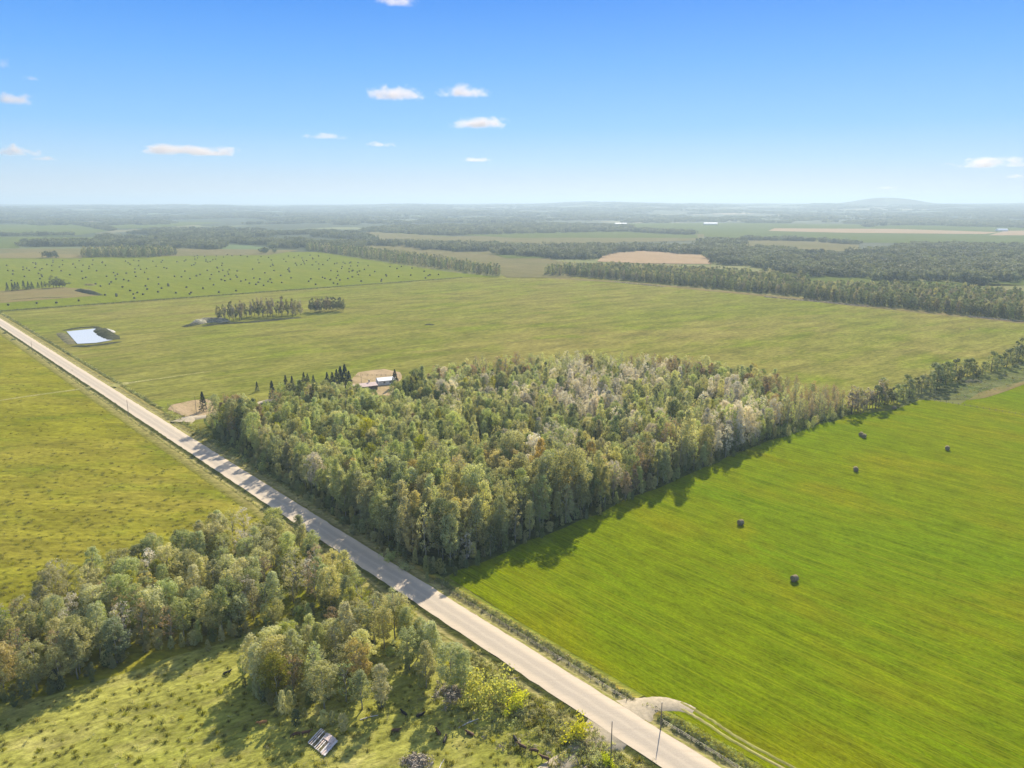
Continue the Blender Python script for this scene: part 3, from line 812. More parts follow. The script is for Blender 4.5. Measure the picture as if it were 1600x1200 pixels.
# the big wood: nearest trees are things, the rest is one mass
wp = scatter(WOOD, 4.5)
def wz(x, y):
    if x < 640: return 'at the foot of the big wood facing the road'
    if y > 850: return 'at the very corner of the big wood between road and hay field'
    return 'near the corner of the big wood facing the bright hay field'
wp.sort(key=lambda q: math.hypot(q[0], q[1]))
NB = 300 - ntree - 4
EDG = [(G(*a_), G(*b_)) for a_, b_ in (((712, 884), (820, 838)), ((820, 838), (955, 784)), ((955, 784), (1098, 724)), ((1098, 724), (1200, 682)))]
rest = []
for i, (x, y) in enumerate(wp):
    px_, py_ = pix(x, y)
    cl = wood_class(px_, py_)
    sid = random.choice((6, 7)) if ((cl in ('pale', 'brown') and random.random() < 0.45) or random.random() < 0.08) else random.randrange(6)
    if px_ > 700 and random.random() < 0.45:      # thin crowns along the hay field edge
        for (q0, q1) in EDG:
            d_ = abs((q1 - q0).cross(Vector((x, y, 0)) - q0).z) / (q1 - q0).length
            if d_ < 8 and (Vector((x, y, 0)) - q0).dot(q1 - q0) > 0 and (Vector((x, y, 0)) - q1).dot(q0 - q1) > 0: sid = random.choice((6, 7))
    near = min(1.0, max(0.0, (py_ - 640) / 220))
    nz_ = mnoise.noise((x / 22, y / 22, 0.3))
    if nz_ < -0.38 and i > 60 and min(abs((q1 - q0).cross(Vector((x, y, 0)) - q0).z) / (q1 - q0).length for q0, q1 in EDG) > 14: continue
    s = 0.88 * random.uniform(0.74, 1.10) * (0.92 + 0.34 * near) * (1 + 0.30 * mnoise.noise((x / 30, y / 30, 7.7)))
    if px_ > 1180: s *= 0.82
    if px_ > 1225 or py_ < 600 or random.random() < 0.25 * (px_ > 1000): sid = random.choice((6, 7))
    if random.random() < 0.07: s *= 1.15
    if i < NB or (sid, cl) not in PROTO:
        place_tree('aspen_tree', (x, y, 0.1), s, random.uniform(0, 6.28), crown_of(sid, cl), f'{LAB[cl]} {wz(px_, py_)}'.replace('half-bare ', ''), 'tree',
                   f'{cl} aspens {wz(px_, py_)}', random.uniform(1.0, 1.22), (sid, cl))
    else:
        rest.append((x, y, 0.1, random.uniform(0, 6.28), s, random.uniform(1.0, 1.24), (sid, cl)))
for (q0, q1) in EDG:
    n_ = int((q1 - q0).length / 3.4)
    for q in range(n_):
        p_ = q0.lerp(q1, q / n_); x = p_.x + random.gauss(0, 1.2); y = p_.y + random.gauss(0, 1.2) - 1.0
        px_, py_ = pix(x, y); cl = wood_class(px_, py_ - 15); sid = random.choice((6, 7, 0, 2))
        if (sid, cl) in PROTO: rest.append((x, y, 0.1, random.uniform(0, 6.28), random.uniform(0.55, 1.0), random.uniform(0.9, 1.1), (sid, cl)))
keys = sorted(PROTO)
kid = {k: i for i, k in enumerate(keys)}
rest = [(*r[:6], kid[r[6]]) for r in rest]
# undergrowth saplings along the wood's rim
gn_instances('woodland', rest, [PROTO[k] for k in keys], 'the rest of the big aspen wood behind its near corner, mixed green, olive and pale crowns', 'wood')
under = []
for poly, sp, kp in ((WOOD, 7.0, 0.5), (GA, 3.6, 0.8), (GB, 4.5, 0.6), (GC, 4.5, 0.6)):
    for (x, y) in scatter(poly, sp, keep=kp):
        under.append((x, y, -0.9, random.uniform(0, 6.28), random.uniform(0.22, 0.36), random.uniform(0.7, 1.0), kid[random.choice([k for k in keys if k[1] in ('green', 'dark', 'olive') and k[0] < 6])]))
rim = [(332, 664), (360, 692), (430, 742), (520, 803), (600, 853), (684, 902), (712, 888), (822, 843), (956, 788), (1100, 727), (1202, 685), (1332, 644)]
edgeA = [(-100, 1112), (0, 1100), (60, 1090), (160, 1052), (225, 1014), (340, 1004), (440, 972), (520, 964), (575, 944)]
segs = list(zip(rim[:-1], rim[1:])) + list(zip(edgeA[:-1], edgeA[1:])) + [((385, 1055), (400, 1088)), ((400, 1088), (470, 1124)), ((470, 1124), (540, 1132))]
for (q0, q1) in segs:
    a_, b_ = G(*q0), G(*q1); n_ = int((b_ - a_).length / 1.6)
    for q in range(n_):
        p = a_.lerp(b_, q / n_); px_, py_ = pix(p.x, p.y)
        under.append((p.x + random.gauss(0, 1.6), p.y + random.gauss(0, 1.6), -1.0, random.uniform(0, 6.28), random.uniform(0.20, 0.42), random.uniform(0.7, 1.3), kid[random.choice([k for k in keys if k[1] in ('green', 'dark', 'olive') and k[0] < 6])]))
gn_instances('undergrowth', under, [(PROTO[k][0], None) for k in keys], 'low leafy undergrowth between the aspen trunks', 'undergrowth')

# ------------------------------------------------------------------ spruces
def spruce_mesh(h=12, r=2.6, dens=1.0):
    V = []; F = []
    n = int(60 * dens)
    cs = []; rd_ = []
    for i in range(n * 3):
        t = random.random() ** 0.8
        a = random.uniform(0, 6.28)
        rr = r * (1 - t) * random.uniform(0.55, 1.0) + 0.1
        cs.append((rr * math.cos(a), rr * math.sin(a), h * (0.06 + 0.93 * t) - rr * 0.18)); rd_.append(0.55 * (1 - t) + 0.22)
    return leaf_cloud(np.array(cs), np.array(rd_), 12, (0.3, 0.55), 0.1, 0.5)
sps = []
for k in range(3):
    V, F = spruce_mesh(12, random.uniform(2.2, 3.0))
    mb = MB(); mb.tube([(0, 0, -0.3), (0, 0, 6), (0, 0, 11.8)], [0.2, 0.13, 0.03], 6)
    sps.append((mesh_np('crown', V, F, LEAF['spruce']), mb.me('trunk', M['barkdark'], True)))
SPR = [ # px, base py, top py
    (318, 643, 614, 'narrow dark spruce by the driveway mouth at the wood corner'), (402, 612, 597, 'small dark spruce standing alone behind the brown aspens'),
    (426, 624, 596, 'tall dark spruce on the yard edge behind the brown aspens'), (447, 608, 587, 'left spruce of the pair behind the left of the wood'), (457, 607, 588, 'right spruce of the pair behind the left of the wood'),
    (475, 599, 582, 'left small spruce left of the dense yard clump'), (481, 599, 584, 'right small spruce left of the dense yard clump'), (490, 600, 586, 'tiny spruce just left of the dense yard clump'),
    (512, 606, 582, 'leftmost spruce of the dense dark clump by the yard'), (520, 606, 582, 'second spruce of the dense dark clump by the yard'), (527, 607, 578, 'middle spruce of the dense dark clump by the yard'),
    (533, 607, 573, 'second tallest spruce of the dense clump by the yard'), (540, 607, 570, 'tallest spruce of the dense clump by the yard'), (546, 609, 580, 'rightmost spruce of the dense clump by the yard'),
    (617.5, 606, 577.5, 'lone dark spruce at the right end of the white shed')]
def put_spruce(px, py, ty, lab, grp=None, wide=1.0):
    p = G(px, py)
    d = p.length
    s = (py - ty) / (FPX * 0.97) * math.hypot(d, H) / 12.0
    place_tree('spruce_tree', p, 1, random.uniform(0, 6.28), random.choice(sps), lab, 'spruce', grp).scale = (s * wide, s * wide, s)
for q in SPR: put_spruce(*q, 'dark spruces behind the wood and yard', 1.15)
L2 = ['single spruce at the left end of the row in the far bale field', 'second spruce in the far bale field row, after the first gap', 'third spruce of the row in the far bale field', 'fourth spruce of the row in the far bale field', 'spruce standing between two gaps in the far bale field row', 'left of two touching spruces in the far bale field row', 'right of two touching spruces in the far bale field row', 'low spruce left of the tall dark trees in the far bale field', 'low spruce touching the tall dark trees in the far bale field']
for (px, py, ty), lab in zip([(12, 455, 444), (20, 455, 444), (24.5, 454, 443), (29, 454, 443), (38, 453.5, 441), (45, 453, 442), (50.5, 452, 442), (60, 450, 442), (66, 449.5, 441)], L2):
    put_spruce(px, py, ty, lab, 'spruces in a row by the far brown yard', 1.2)

# ------------------------------------------------------------------ mid-distance poplars
mids = []
for k, (cl, shp) in enumerate((('midark', 0), ('dark', 1), ('migreen', 0), ('mibrown', 1), ('midark', 1))):
    h0 = 1.2 if k in (1, 2) else 3.0
    cp = crown_points(h0, 15, random.uniform(2.6, 3.4), 34 if k in (1, 2) else 30, 'ovoid' if shp else 'round')
    V, F = leaf_cloud(cp, RNG.uniform(0.9, 1.4, len(cp)), 13, (0.7, 1.2))
    mb = MB(); mb.tube([(0, 0, -0.3), (0.2, 0, 6), (0, 0.2, 12)], [0.26, 0.17, 0.05], 5)
    for q in range(5):
        c = Vector(cp[random.randrange(len(cp))]); mb.tube([(0.1, 0, max(2, c.z - 3)), c], [0.09, 0.03], 4, False)
    mids.append((mesh_np('crown', V, F, LEAF[cl]), mb.me('trunk', M['barkdark'], True)))
MP = {}
def put_mid(px, py, ty, k, lab, grp, wide=1.0, name='poplar_tree'):
    p = G(px, py); d = math.hypot(p.length, H)
    s = (py - ty) / (FPX * 0.97) * d / 15.0
    r = place_tree(name, p, 1, random.uniform(0, 6.28), mids[k], lab, 'tree', grp)
    r.scale = (s * wide, s * wide, s)
    if k not in MP: MP[k] = (r.children[1] if r.children[1].name.startswith('crown') else r.children[0], r.children[0] if r.children[0].name.startswith('trunk') else r.children[1])
def cz(x): return 'left third' if x < 385 else 'middle third' if x < 428 else 'right third'
random.seed(5)
for i in range(34):
    px = 340 + 130 * (i / 33) ** 0.95 + random.uniform(-2, 2)
    py = 502 - (px - 335) * 0.072 + random.uniform(-3.5, 1.5)
    top = 478 - (px - 340) * 0.10 + random.uniform(-5, 4) if px < 400 else 468 + random.uniform(-3, 5)
    put_mid(px, py, top, random.choice((0, 0, 3, 3, 4, 2)), f'thin dark poplar in the {cz(px)} of the longer meadow copse', f'poplars in the {cz(px)} of the longer meadow copse', 0.75)
put_mid(467.5, 491, 472, 0, 'lone thin poplar in the gap between the two meadow copses', None, 0.7)
for i in range(26):
    px = 485 + 51 * i / 25; py = 489 - (px - 485) * 0.06 + random.uniform(-2.5, 1)
    put_mid(px, py, 466 + random.uniform(-2, 3.5), random.choice((0, 3, 4, 0)), 'dark poplar in the right copse standing in the olive meadow', 'poplars in the right copse in the meadow', 0.8)
for (px, py, ty) in ((84, 450, 433), (88, 450, 434), (93, 449.5, 437), (98, 449, 437), (101, 449, 438), (77, 450, 441), (72, 450, 441)):
    put_mid(px, py, ty, 0, 'tall dark tree in the round clump beside the far brown yard', 'dark trees by the far brown yard', 1.3)
# hedgerow running away at the right of the hay field
for i in range(62):
    t = i / 61
    px = 1330 + 290 * t
    base = 648 - 0.315 * (px - 1330) + random.uniform(-5, 5)
    hgt = random.choice((random.uniform(14, 26), random.uniform(26, 42))) * (1 - 0.2 * t)
    if 1532 < px < 1548: hgt *= 0.55
    k = random.choice((3, 2, 3, 1)) if px < 1375 else random.choice((0, 1, 1, 1, 2))
    if px < 1375: hgt *= 0.95
    lab = 'brown tinted tree at the near end of the hedgerow joining the big wood' if px < 1375 else ('dark tree in the middle of the hedgerow beyond the bright hay field' if px < 1500 else 'dark tree at the far right end of the hedgerow')
    put_mid(px, base, base - hgt, k, lab, 'hedgerow trees ' + ('near' if px < 1375 else 'middle' if px < 1500 else 'far'), 1.3)
# woods behind the meadow: thousands of crowns, each wood one mass
random.seed(9)
MK = sorted(MP)
def mid_wood(label, poly, sp, hs=(0.8, 1.05), wts=None):
    pts = []
    wts = wts or {0: 1.6, 1: 6, 2: 2.4, 3: .9, 4: 1.4}
    for (x, y) in scatter(poly, sp):
        k = random.choices(list(wts), list(wts.values()))[0]
        pts.append((x, y, 0, random.uniform(0, 6.28), random.uniform(*hs), random.uniform(0.85, 1.15), MK.index(k)))
    return gn_instances('woodland', pts, [MP[k] for k in MK], label, 'wood')
mid_wood('long wood of dark green trees beyond the meadow, left of the small gap', [(890, 431), (1000, 440), (1250, 463), (1264, 458), (1262, 443), (1100, 430), (960, 423), (878, 424)], 6.2)
mid_wood('long wood at the right edge beyond the meadow, right of the small gap', [(1252, 466), (1400, 481), (1600, 501), (1800, 519), (1800, 485), (1600, 470), (1500, 461), (1400, 456), (1262, 455)], 6.2)
mid_wood('small thicket at the left end of the long wood beyond the meadow', [(852, 430), (884, 431), (880, 425), (855, 426)], 8)
mid_wood('row of trees slanting behind the field of many bales', [(478, 392), (520, 397), (640, 414), (782, 433), (782, 427), (660, 406), (545, 391), (485, 388)], 9)
mid_wood('rounded copse on the far edge of the field of many bales', [(128, 402), (135, 397), (200, 394), (268, 394), (276, 399), (230, 403)], 9, (0.9, 1.2))
# ------------------------------------------------------------------ far woods
def clump_mesh():
    V = []; F = []
    cs = []
    for i in range(16):
        cs.append((random.uniform(-16, 16), random.uniform(-12, 12), 0))
    allc = []; rr = []
    for c in cs:
        hh = random.uniform(9, 15)
        for q in range(9):
            allc.append((c[0] + random.uniform(-2.5, 2.5), c[1] + random.uniform(-2.5, 2.5), random.uniform(0.2, 1.0) ** 0.8 * hh)); rr.append(random.uniform(1.6, 2.6))
    return leaf_cloud(np.array(allc), np.array(rr), 9, (1.6, 3.0), 0.3, 0.8)
clumps = []
for k, (px, py, lab) in enumerate(((82, 403, 'small dark copse beside the brown strip beyond the bale field'), (418, 396, 'rounded dark copse just beyond the far bale field edge'), (1178, 411, 'dark patch of wood right beside the pink stubble'))):
    V, F = clump_mesh()
    o = link('copse', mesh_np('copse', V, F, LEAF['far'] if k else LEAF['fardark']), None, G(px, py))
    tag(o, lab, 'copse', None, 'stuff')
    clumps.append(o)
from mathutils import noise as mnoise
def far_wood(label, poly, sp=24, hs=(0.85, 1.1), keep=1.0, gap=0.0):
    pts = []
    for (x, y) in scatter(poly, sp, keep=keep):
        if gap and mnoise.noise((x / 330, y / 130, 1.5)) < gap - 0.55: continue
        z = float(terr(x, y))
        pts.append((x, y, z - 0.5, random.uniform(0, 6.28), random.uniform(*hs), random.uniform(0.85, 1.15), random.randrange(3)))
    if pts: return gn_instances('woodland', pts, [(c, None) for c in clumps], label, 'wood')
far_wood('broad hazy forest filling the right background above the long woods', [(1105, 411), (1180, 417), (1262, 432), (1365, 434), (1370, 441), (1425, 442), (1430, 436), (1520, 444), (1565, 441), (1600, 434), (1750, 442), (1750, 397), (1600, 389), (1440, 385), (1400, 392), (1330, 399), (1200, 398), (1110, 396)], 20, gap=0.33)
far_wood('square topped dark wood in the right middle distance', [(1090, 392), (1150, 391), (1155, 381), (1140, 379), (1098, 381)], 20, (1.0, 1.2))
far_wood('long dark forest band behind the pink stubble field', [(780, 398), (850, 402), (930, 404), (945, 397), (1000, 392), (1120, 400), (1240, 402), (1240, 394), (1080, 389), (960, 388), (860, 389), (780, 388)], 20)
far_wood('dark oblong wood left of the pink stubble field', [(856, 405), (935, 405), (930, 398), (862, 397)], 18)
far_wood('low band of trees beyond the slanting tree row', [(643, 391), (690, 390), (720, 394), (790, 392), (800, 386), (720, 384), (645, 387)], 22, gap=0.42)
far_wood('dark tree band behind the bale field at the left', [(28, 386), (180, 385), (260, 388), (345, 390), (350, 382), (200, 379), (40, 380)], 24)
far_wood('hazy woods in the left middle distance', [(150, 377), (320, 378), (420, 384), (560, 385), (595, 379), (570, 366), (400, 358), (250, 360), (160, 370)], 28, gap=0.66)
far_wood('line of trees climbing the green slope at far left', [(-60, 335), (0, 336), (60, 341), (110, 350), (178, 362), (178, 359), (110, 348), (60, 338), (0, 332), (-60, 331)], 30, (0.8, 1.1))
far_wood('hedge below the far left green slope', [(0, 369), (120, 368), (120, 366.5), (0, 367)], 26, (0.6, 0.9))
far_wood('hazy tree band across the centre background', [(560, 362), (700, 369), (790, 366), (985, 362), (985, 354), (850, 351), (700, 353), (600, 356)], 34)
far_wood('thin line of trees across the far centre field', [(985, 363), (1060, 367), (1085, 367), (1080, 364), (985, 360)], 26)
far_wood('thin hedge of trees below the far right fields', [(1165, 376), (1250, 377), (1340, 383), (1340, 381), (1250, 375), (1165, 374)], 24, (0.6, 1.0))
far_wood('hazy woods below the far right hills', [(1320, 350), (1500, 354), (1700, 359), (1700, 350), (1500, 346), (1400, 344), (1330, 347)], 40)
far_wood('dark band behind the centre row of poplars', [(425, 388), (560, 388), (580, 384), (700, 388), (700, 384), (560, 380), (430, 383)], 22, keep=0.8)
# scattered farm woods towards the hills
pts = []
random.seed(3)
for i in range(420):
    r = random.uniform(4300, 13500); a = random.uniform(-0.66, 0.66)
    cx_, cy_ = r * math.sin(a), r * math.cos(a)
    L = random.uniform(200, 1300); Wd = random.uniform(40, 260); ang = RANG + random.choice((0, 1.5708)) + random.uniform(-.1, .1)
    nn = int(min(60, L * Wd / 2600) + 5)
    for q in range(nn):
        u = random.uniform(-.5, .5) * L; v = random.uniform(-.5, .5) * Wd
        x = cx_ + u * math.cos(ang) - v * math.sin(ang); y = cy_ + u * math.sin(ang) + v * math.cos(ang)
        pts.append((x, y, float(terr(x, y)) - 1, random.uniform(0, 6.28), random.uniform(1.0, 1.5), random.uniform(0.7, 1.0), random.randrange(3)))
gn_instances('woodland', pts, [(c, None) for c in clumps], 'scattered hazy woods on the rolling land below the horizon', 'wood')

# butte on the horizon
def hill(name, px, dist, wpx, top_py):
    a = math.atan((px - 800) / (FPX / CP))
    wid = wpx / FPX * dist
    zt = H + (316.7 - top_py) / (FPX / CP) * dist
    c = Vector((dist * math.sin(a), dist * math.cos(a), 0))
    base = float(terr(c.x, c.y)) - 30
    V = []; F = []
    nr, na = 26, 60
    for i in range(nr + 1):
        q = i / nr
        for k in range(na):
            t = 2 * math.pi * k / na
            prof = (1 / (1 + (q * 2.6) ** 2.6) - 0.078) / 0.922
            z = base + (zt - base) * max(0, prof) * (1 + 0.05 * math.sin(3 * t + q * 9)) * (1 if q > 0.01 else 1)
            V.append((c.x + q * wid * math.cos(t), c.y + q * wid * 0.7 * math.sin(t), z))
    for i in range(nr):
        for k in range(na):
            F.append((i * na + k, (i + 1) * na + k, (i + 1) * na + (k + 1) % na, i * na + (k + 1) % na))
    o = link(name, mesh_np(name, V, F, M['ground'], True)); o['kind'] = 'structure'
hill('hill', 1383, 11500, 160, 310.5)

# ------------------------------------------------------------------ shrubs, weeds, brush
def shrub_mesh(n, r, h, size, cls, per=16, squash=0.7):
    cp = np.array([(random.gauss(0, r * 0.45), random.gauss(0, r * 0.45), random.uniform(0.15, 1) * h * 0.85) for _ in range(n)])
    V, F = leaf_cloud(cp, RNG.uniform(0.25, 0.5, n) * r, per, size, 0.3, squash)
    return mesh_np('foliage', V, F, LEAF[cls])
def shrub(name, px, py, s, me, lab, grp=None, stems=True):
    p = G(px, py); root = empty(name, p, random.uniform(0, 6.28)); root.scale = (s, s, s)
    link('foliage', me, root)
    if stems:
        mb = MB()
        for k in range(5):
            a = k * 1.26; mb.tube([(0.1 * math.cos(a), 0.1 * math.sin(a), -0.1), (0.9 * math.cos(a), 0.9 * math.sin(a), 2.2)], [0.06, 0.02], 4, False)
        mb.build('stem', M['bark'], root)
    tag(root, lab, 'shrub', grp)
    return root
LEAF['willow'] = leaf_mat('leaf_willow', (0.32, 0.38, 0.02), (0.48, 0.50, 0.03), (0.62, 0.58, 0.07), 0.5)
sb_bright = shrub_mesh(34, 3.0, 5.2, (0.3, 0.55), 'willow', 24)
sb_green = shrub_mesh(30, 2.6, 4.0, (0.3, 0.5), 'green', 22)
sb_olive = shrub_mesh(26, 2.4, 3.2, (0.3, 0.5), 'olive', 20)
sb_dark = shrub_mesh(20, 1.8, 2.0, (0.3, 0.5), 'dark', 18)
shrub('willow_shrub', 745, 1100, 1.5, sb_bright, 'bright yellow-green willow shrub by the near left road verge, left of two', 'bright willows by the road')
shrub('willow_shrub', 774, 1102, 1.45, sb_bright, 'bright yellow-green willow shrub by the near left road verge, right of two', 'bright willows by the road')
shrub('willow_shrub', 808, 1110, 0.95, sb_bright, 'smaller yellowish willow shrub right of the bright pair by the verge')
shrub('willow_shrub', 903, 1158, 0.95, sb_bright, 'bright green shrub beside the near left field approach')
shrub('willow_shrub', 935, 1196, 0.8, sb_green, 'green shrub at the foot of the pole at the bottom edge')
shrub('willow_shrub', 950, 1200, 0.6, sb_bright, 'yellow-green shrub right of the pole at the bottom edge')
shrub('willow_shrub', 880, 1150, 0.6, sb_olive, 'olive shrub left of the near left field approach')
shrub('willow_shrub', 608, 878, 0.9, sb_green, 'rounded green bush at the foot of the wood by the road')
shrub('willow_shrub', 632, 894, 0.85, sb_green, 'rounded pale green bush right at the roadside under the wood corner')
shrub('willow_shrub', 183, 640, 0.55, sb_dark, 'small dark bush in the left pasture beside the road pole')
shrub('willow_shrub', 237, 678, 0.6, sb_dark, 'small dark bush in the left pasture near the wood shadow')
shrub('willow_shrub', 44, 547, 0.7, sb_dark, 'dark bush by the far end of the road on its left')
shrub('willow_shrub', 21, 532, 1.0, sb_dark, 'larger dark bush at the left edge below the road')
shrub('willow_shrub', 8, 522, 1.0, sb_dark, 'dark bush at the left frame edge below the road')
shrub('willow_shrub', 254, 638, 0.45, sb_dark, 'little dark bush at the corner of the dry grass yard')
shrub('willow_shrub', 108, 444, 1.6, sb_dark, 'lone dark bush right of the tall trees in the bale field')

def weeds_scatter(name, pts, protos, label, cat='weeds'):
    return gn_instances(name, pts, protos, label, cat)
# grass tuft and weed proto shrubs that really stand in the place
def tuft(name, cls, px, py, n, h, spread, lab):
    V = []; F = []
    for i in range(n):
        a = random.uniform(0, 6.28); x = random.gauss(0, spread); y = random.gauss(0, spread)
        w_ = random.uniform(0.05, 0.12); hh = h * random.uniform(0.5, 1.1); lx = random.gauss(0, 0.25) * hh; ly = random.gauss(0, 0.25) * hh
        o = len(V)
        V += [(x - w_ * math.cos(a), y - w_ * math.sin(a), 0), (x + w_ * math.cos(a), y + w_ * math.sin(a), 0), (x + lx + w_ * .5 * math.cos(a), y + ly, hh), (x + lx - w_ * .5 * math.cos(a), y + ly, hh)]
        F.append((o, o + 1, o + 2, o + 3))
    o = link(name, mesh_np(name, V, F, LEAF[cls]), None, G(px, py))
    tag(o, lab, 'weeds'); return o
T1 = tuft('grass_tuft', 'grass', 1000, 1190, 46, 0.9, 0.38, 'tall dry grass tuft beside the road at the bottom edge')
def weedbush(cls, px, py, lab):
    cp = np.array([(random.gauss(0, .5), random.gauss(0, .5), random.uniform(0.1, 0.9)) for _ in range(9)])
    V, F = leaf_cloud(cp, np.full(9, 0.42), 11, (0.18, 0.34), 0.3, 0.7)
    o = link('weed_bush', mesh_np('weed_bush', V, F, LEAF[cls]), None, G(px, py)); tag(o, lab, 'weeds'); return o
T2 = weedbush('green', 1012, 1104, 'low green weed bush at the mouth of the right field approach')
T3 = weedbush('hedge', 1026, 1112, 'low dark weed bush right of the right field approach')
T4 = weedbush('bright', 1070, 1132, 'low bright green weed bush on the right road bank')
T5 = weedbush('olive', 850, 1130, 'low olive weed bush on the left road bank')
T6 = weedbush('twig', 1515, 515, 'grey dead brush at the left end of the distant brush pile')
protos = [(T1, None), (T2, None), (T3, None), (T4, None), (T5, None), (T6, None)]
def band(s0, s1, t0, t1, n, cls, sc, zf=lambda t: 0.3, gaps=()):
    out = []
    for i in range(n):
        s_ = random.uniform(s0, s1); t_ = random.gauss((t0 + t1) / 2, (t1 - t0) / 3.2)
        if any(a < s_ < b for a, b in gaps): continue
        p = rd(s_, t_, zf(t_))
        out.append((*p[:], random.uniform(0, 6.28), random.uniform(*sc), random.uniform(0.8, 1.2), random.choice(cls)))
    return out
random.seed(31)
b0 = band(0.5, 76, 7.9, 9.2, 700, [2, 2, 2, 1, 1, 4], (0.4, 0.85), lambda t: 0.3)
weeds_scatter('hedge_brush', b0, protos, 'dark brushy weed strip between the road and the bright hay field', 'brush')
def sproj(px, py):
    p = G(px, py); d = p - RB; return -(d.dot(A)), d.dot(B)
b1 = []
for i in range(750):
    s_ = random.uniform(-60, -7.5); c_ = random.random()
    t_ = random.gauss(8.2, 0.45) if c_ < .5 else random.gauss(9.4, 0.7)
    b1.append((*rd(s_, t_, 0.25)[:], random.uniform(0, 6.28), random.uniform(0.5, 1.0), random.uniform(.8, 1.2), random.choice([2, 2, 1] if c_ < .5 else [3, 3, 3, 1])))
weeds_scatter('hedge_brush', b1, protos, 'green and bright brush strip right of the right field approach', 'brush')
b2 = band(-60, 40, -15, -7, 1900, [4, 0, 0, 1, 4, 2], (0.5, 1.2), lambda t: 0.3)
weeds_scatter('weeds', b2, protos, 'weedy tangle along the near left road bank', 'weeds')
b3 = []
for (x, y) in scatter([(700, 1080), (760, 1075), (860, 1140), (960, 1215), (860, 1215), (740, 1150), (690, 1110)], 1.5, keep=0.55):
    b3.append((x, y, 0.05, random.uniform(0, 6.28), random.uniform(0.4, 1.2), random.uniform(.7, 1.2), random.choice([4, 0, 0, 1, 5, 2])))
weeds_scatter('weeds', b3, protos, 'rough weeds and dead brush in the cattle pasture corner by the road', 'weeds')
b4 = band(330, 560, 10.8, 11.8, 500, [2, 2, 4, 1], (0.5, 1.0), lambda t: 0.4, gaps=())
b4 += band(90, 320, 8, 13, 800, [4, 1, 1, 2, 0], (0.5, 1.0), lambda t: 0.4)
b4 += band(90, 560, -7.4, -6.8, 300, [4, 2], (0.3, 0.7), lambda t: 0.5)
b4 += band(560, 1200, 11.5, 12.5, 1000, [2, 2, 4], (0.6, 1.2), lambda t: 0.1)
for (x, y) in scatter([(0, 487.6), (722, 434.6), (722, 433.8), (0, 486)], 2.6): b4.append((x, y, 0.1, 0, random.uniform(.6, 1.4), 1, 2))
weeds_scatter('weeds', b4, protos, 'thin weeds along the far road verges and the far fence line', 'weeds')
# tufts over the rough strip at right, pasture and hay edges
b5 = []
for poly, sp, cl in (([(1440, 624), (1400, 640), (1420, 612), (1480, 598), (1560, 577), (1620, 560), (1620, 590), (1600, 597), (1512, 625)], 4.0, [0, 0, 5]),
                     ([(-60, 1130), (150, 1070), (330, 1015), (420, 980), (600, 1000), (740, 1100), (860, 1210), (-60, 1210)], 2.4, [0, 0, 0, 0, 4]),):
    for (x, y) in scatter(poly, sp, keep=0.7): b5.append((x, y, 0.08, random.uniform(0, 6.28), random.uniform(.35, .9), random.uniform(.6, 1.1), random.choice(cl)))
for k in range(1800):   # tussocks over the left pasture
    px = random.uniform(-30, 420); py = 560 + (940 - 560) * random.random() ** 0.8
    s_, t_ = sproj(px, py)
    if t_ > -11: continue
    p = G(px, py); b5.append((p.x, p.y, 0.03, random.uniform(0, 6.28), random.uniform(.4, 1.2), random.uniform(.2, .5), 0))
weeds_scatter('grass_tufts', b5, protos, 'scattered grass tussocks over the pastures', 'grass')

# ------------------------------------------------------------------ bales
def bale_mesh(far=False):
    mb = MB()
    n = 12 if far else 28
    L, r = 1.5, 0.85
    prof = [(-L / 2 + 0.03, 0.0), (-L / 2, r * 0.4), (-L / 2, r * 0.93), (-L / 2 + 0.07, r), (0, r * 1.01), (L / 2 - 0.07, r), (L / 2, r * 0.93), (L / 2, r * 0.4), (L / 2 - 0.03, 0.0)]
    if far: prof = [prof[0], prof[2], prof[3], prof[5], prof[6], prof[8]]
    V = []; F = []
    for (x, q) in prof:
        for k in range(n):
            t = 2 * math.pi * k / n
            rr = q * (1 + random.uniform(-.015, .015))
            V.append((x, rr * math.cos(t), max(0.0, r - 0.04 + rr * math.sin(t))))
    for i in range(len(prof) - 1):
        for k in range(n): F.append((i * n + k, (i + 1) * n + k, (i + 1) * n + (k + 1) % n, i * n + (k + 1) % n))
    me = mesh_np('hay_bale', V, F, M['balefar'] if far else M['bale'], True)
    return me
bme = bale_mesh(); bfar = bale_mesh(True)
for px, py, rz, lab in ((1241, 908, 0.5, 'round hay bale nearest the camera on the bright field'), (1157, 820, 0.4, 'round hay bale closest to the wood shadow, left of all others in the bright field'),
                        (1337, 736, 1.3, 'round hay bale below the touching pair in the bright field'), (1345, 681, 0.9, 'left bale of the touching pair in the bright field'),
                        (1350, 684, 0.9, 'right bale of the touching pair in the bright field'), (1480, 703, 1.1, 'round hay bale farthest right in the bright field'),
                        (1397, 639.5, 0.2, 'round hay bale close to the hedgerow at the far edge of the bright field')):
    o = link('hay_bale', bme, None, G(px, py, 0.1)); o.rotation_euler = (0, 0, rz); o.scale = (1.15,) * 3
    tag(o, lab, 'hay bale')
random.seed(77)
BF = [(-40, 484), (-40, 408), (128, 407), (280, 401), (350, 397), (495, 397), (600, 413), (740, 432), (600, 440), (0, 482)]
YARD = [(0, 478), (0, 440), (110, 436), (165, 455), (140, 468)]
cand = []
while len(cand) < 268:
    px = random.uniform(-8, 735); py = random.uniform(398, 481)
    if not inpoly(px, py, BF) or inpoly(px, py, YARD): continue
    # evenly on the ground: accept by area, with a thinner front
    wgt = ((398 - 316) / (py - 316)) ** 2.2
    if random.random() > wgt: continue
    p = G(px, py, 0.3)
    if any((p - q).length < 11 for q, _ in cand): continue
    cand.append((p, px))
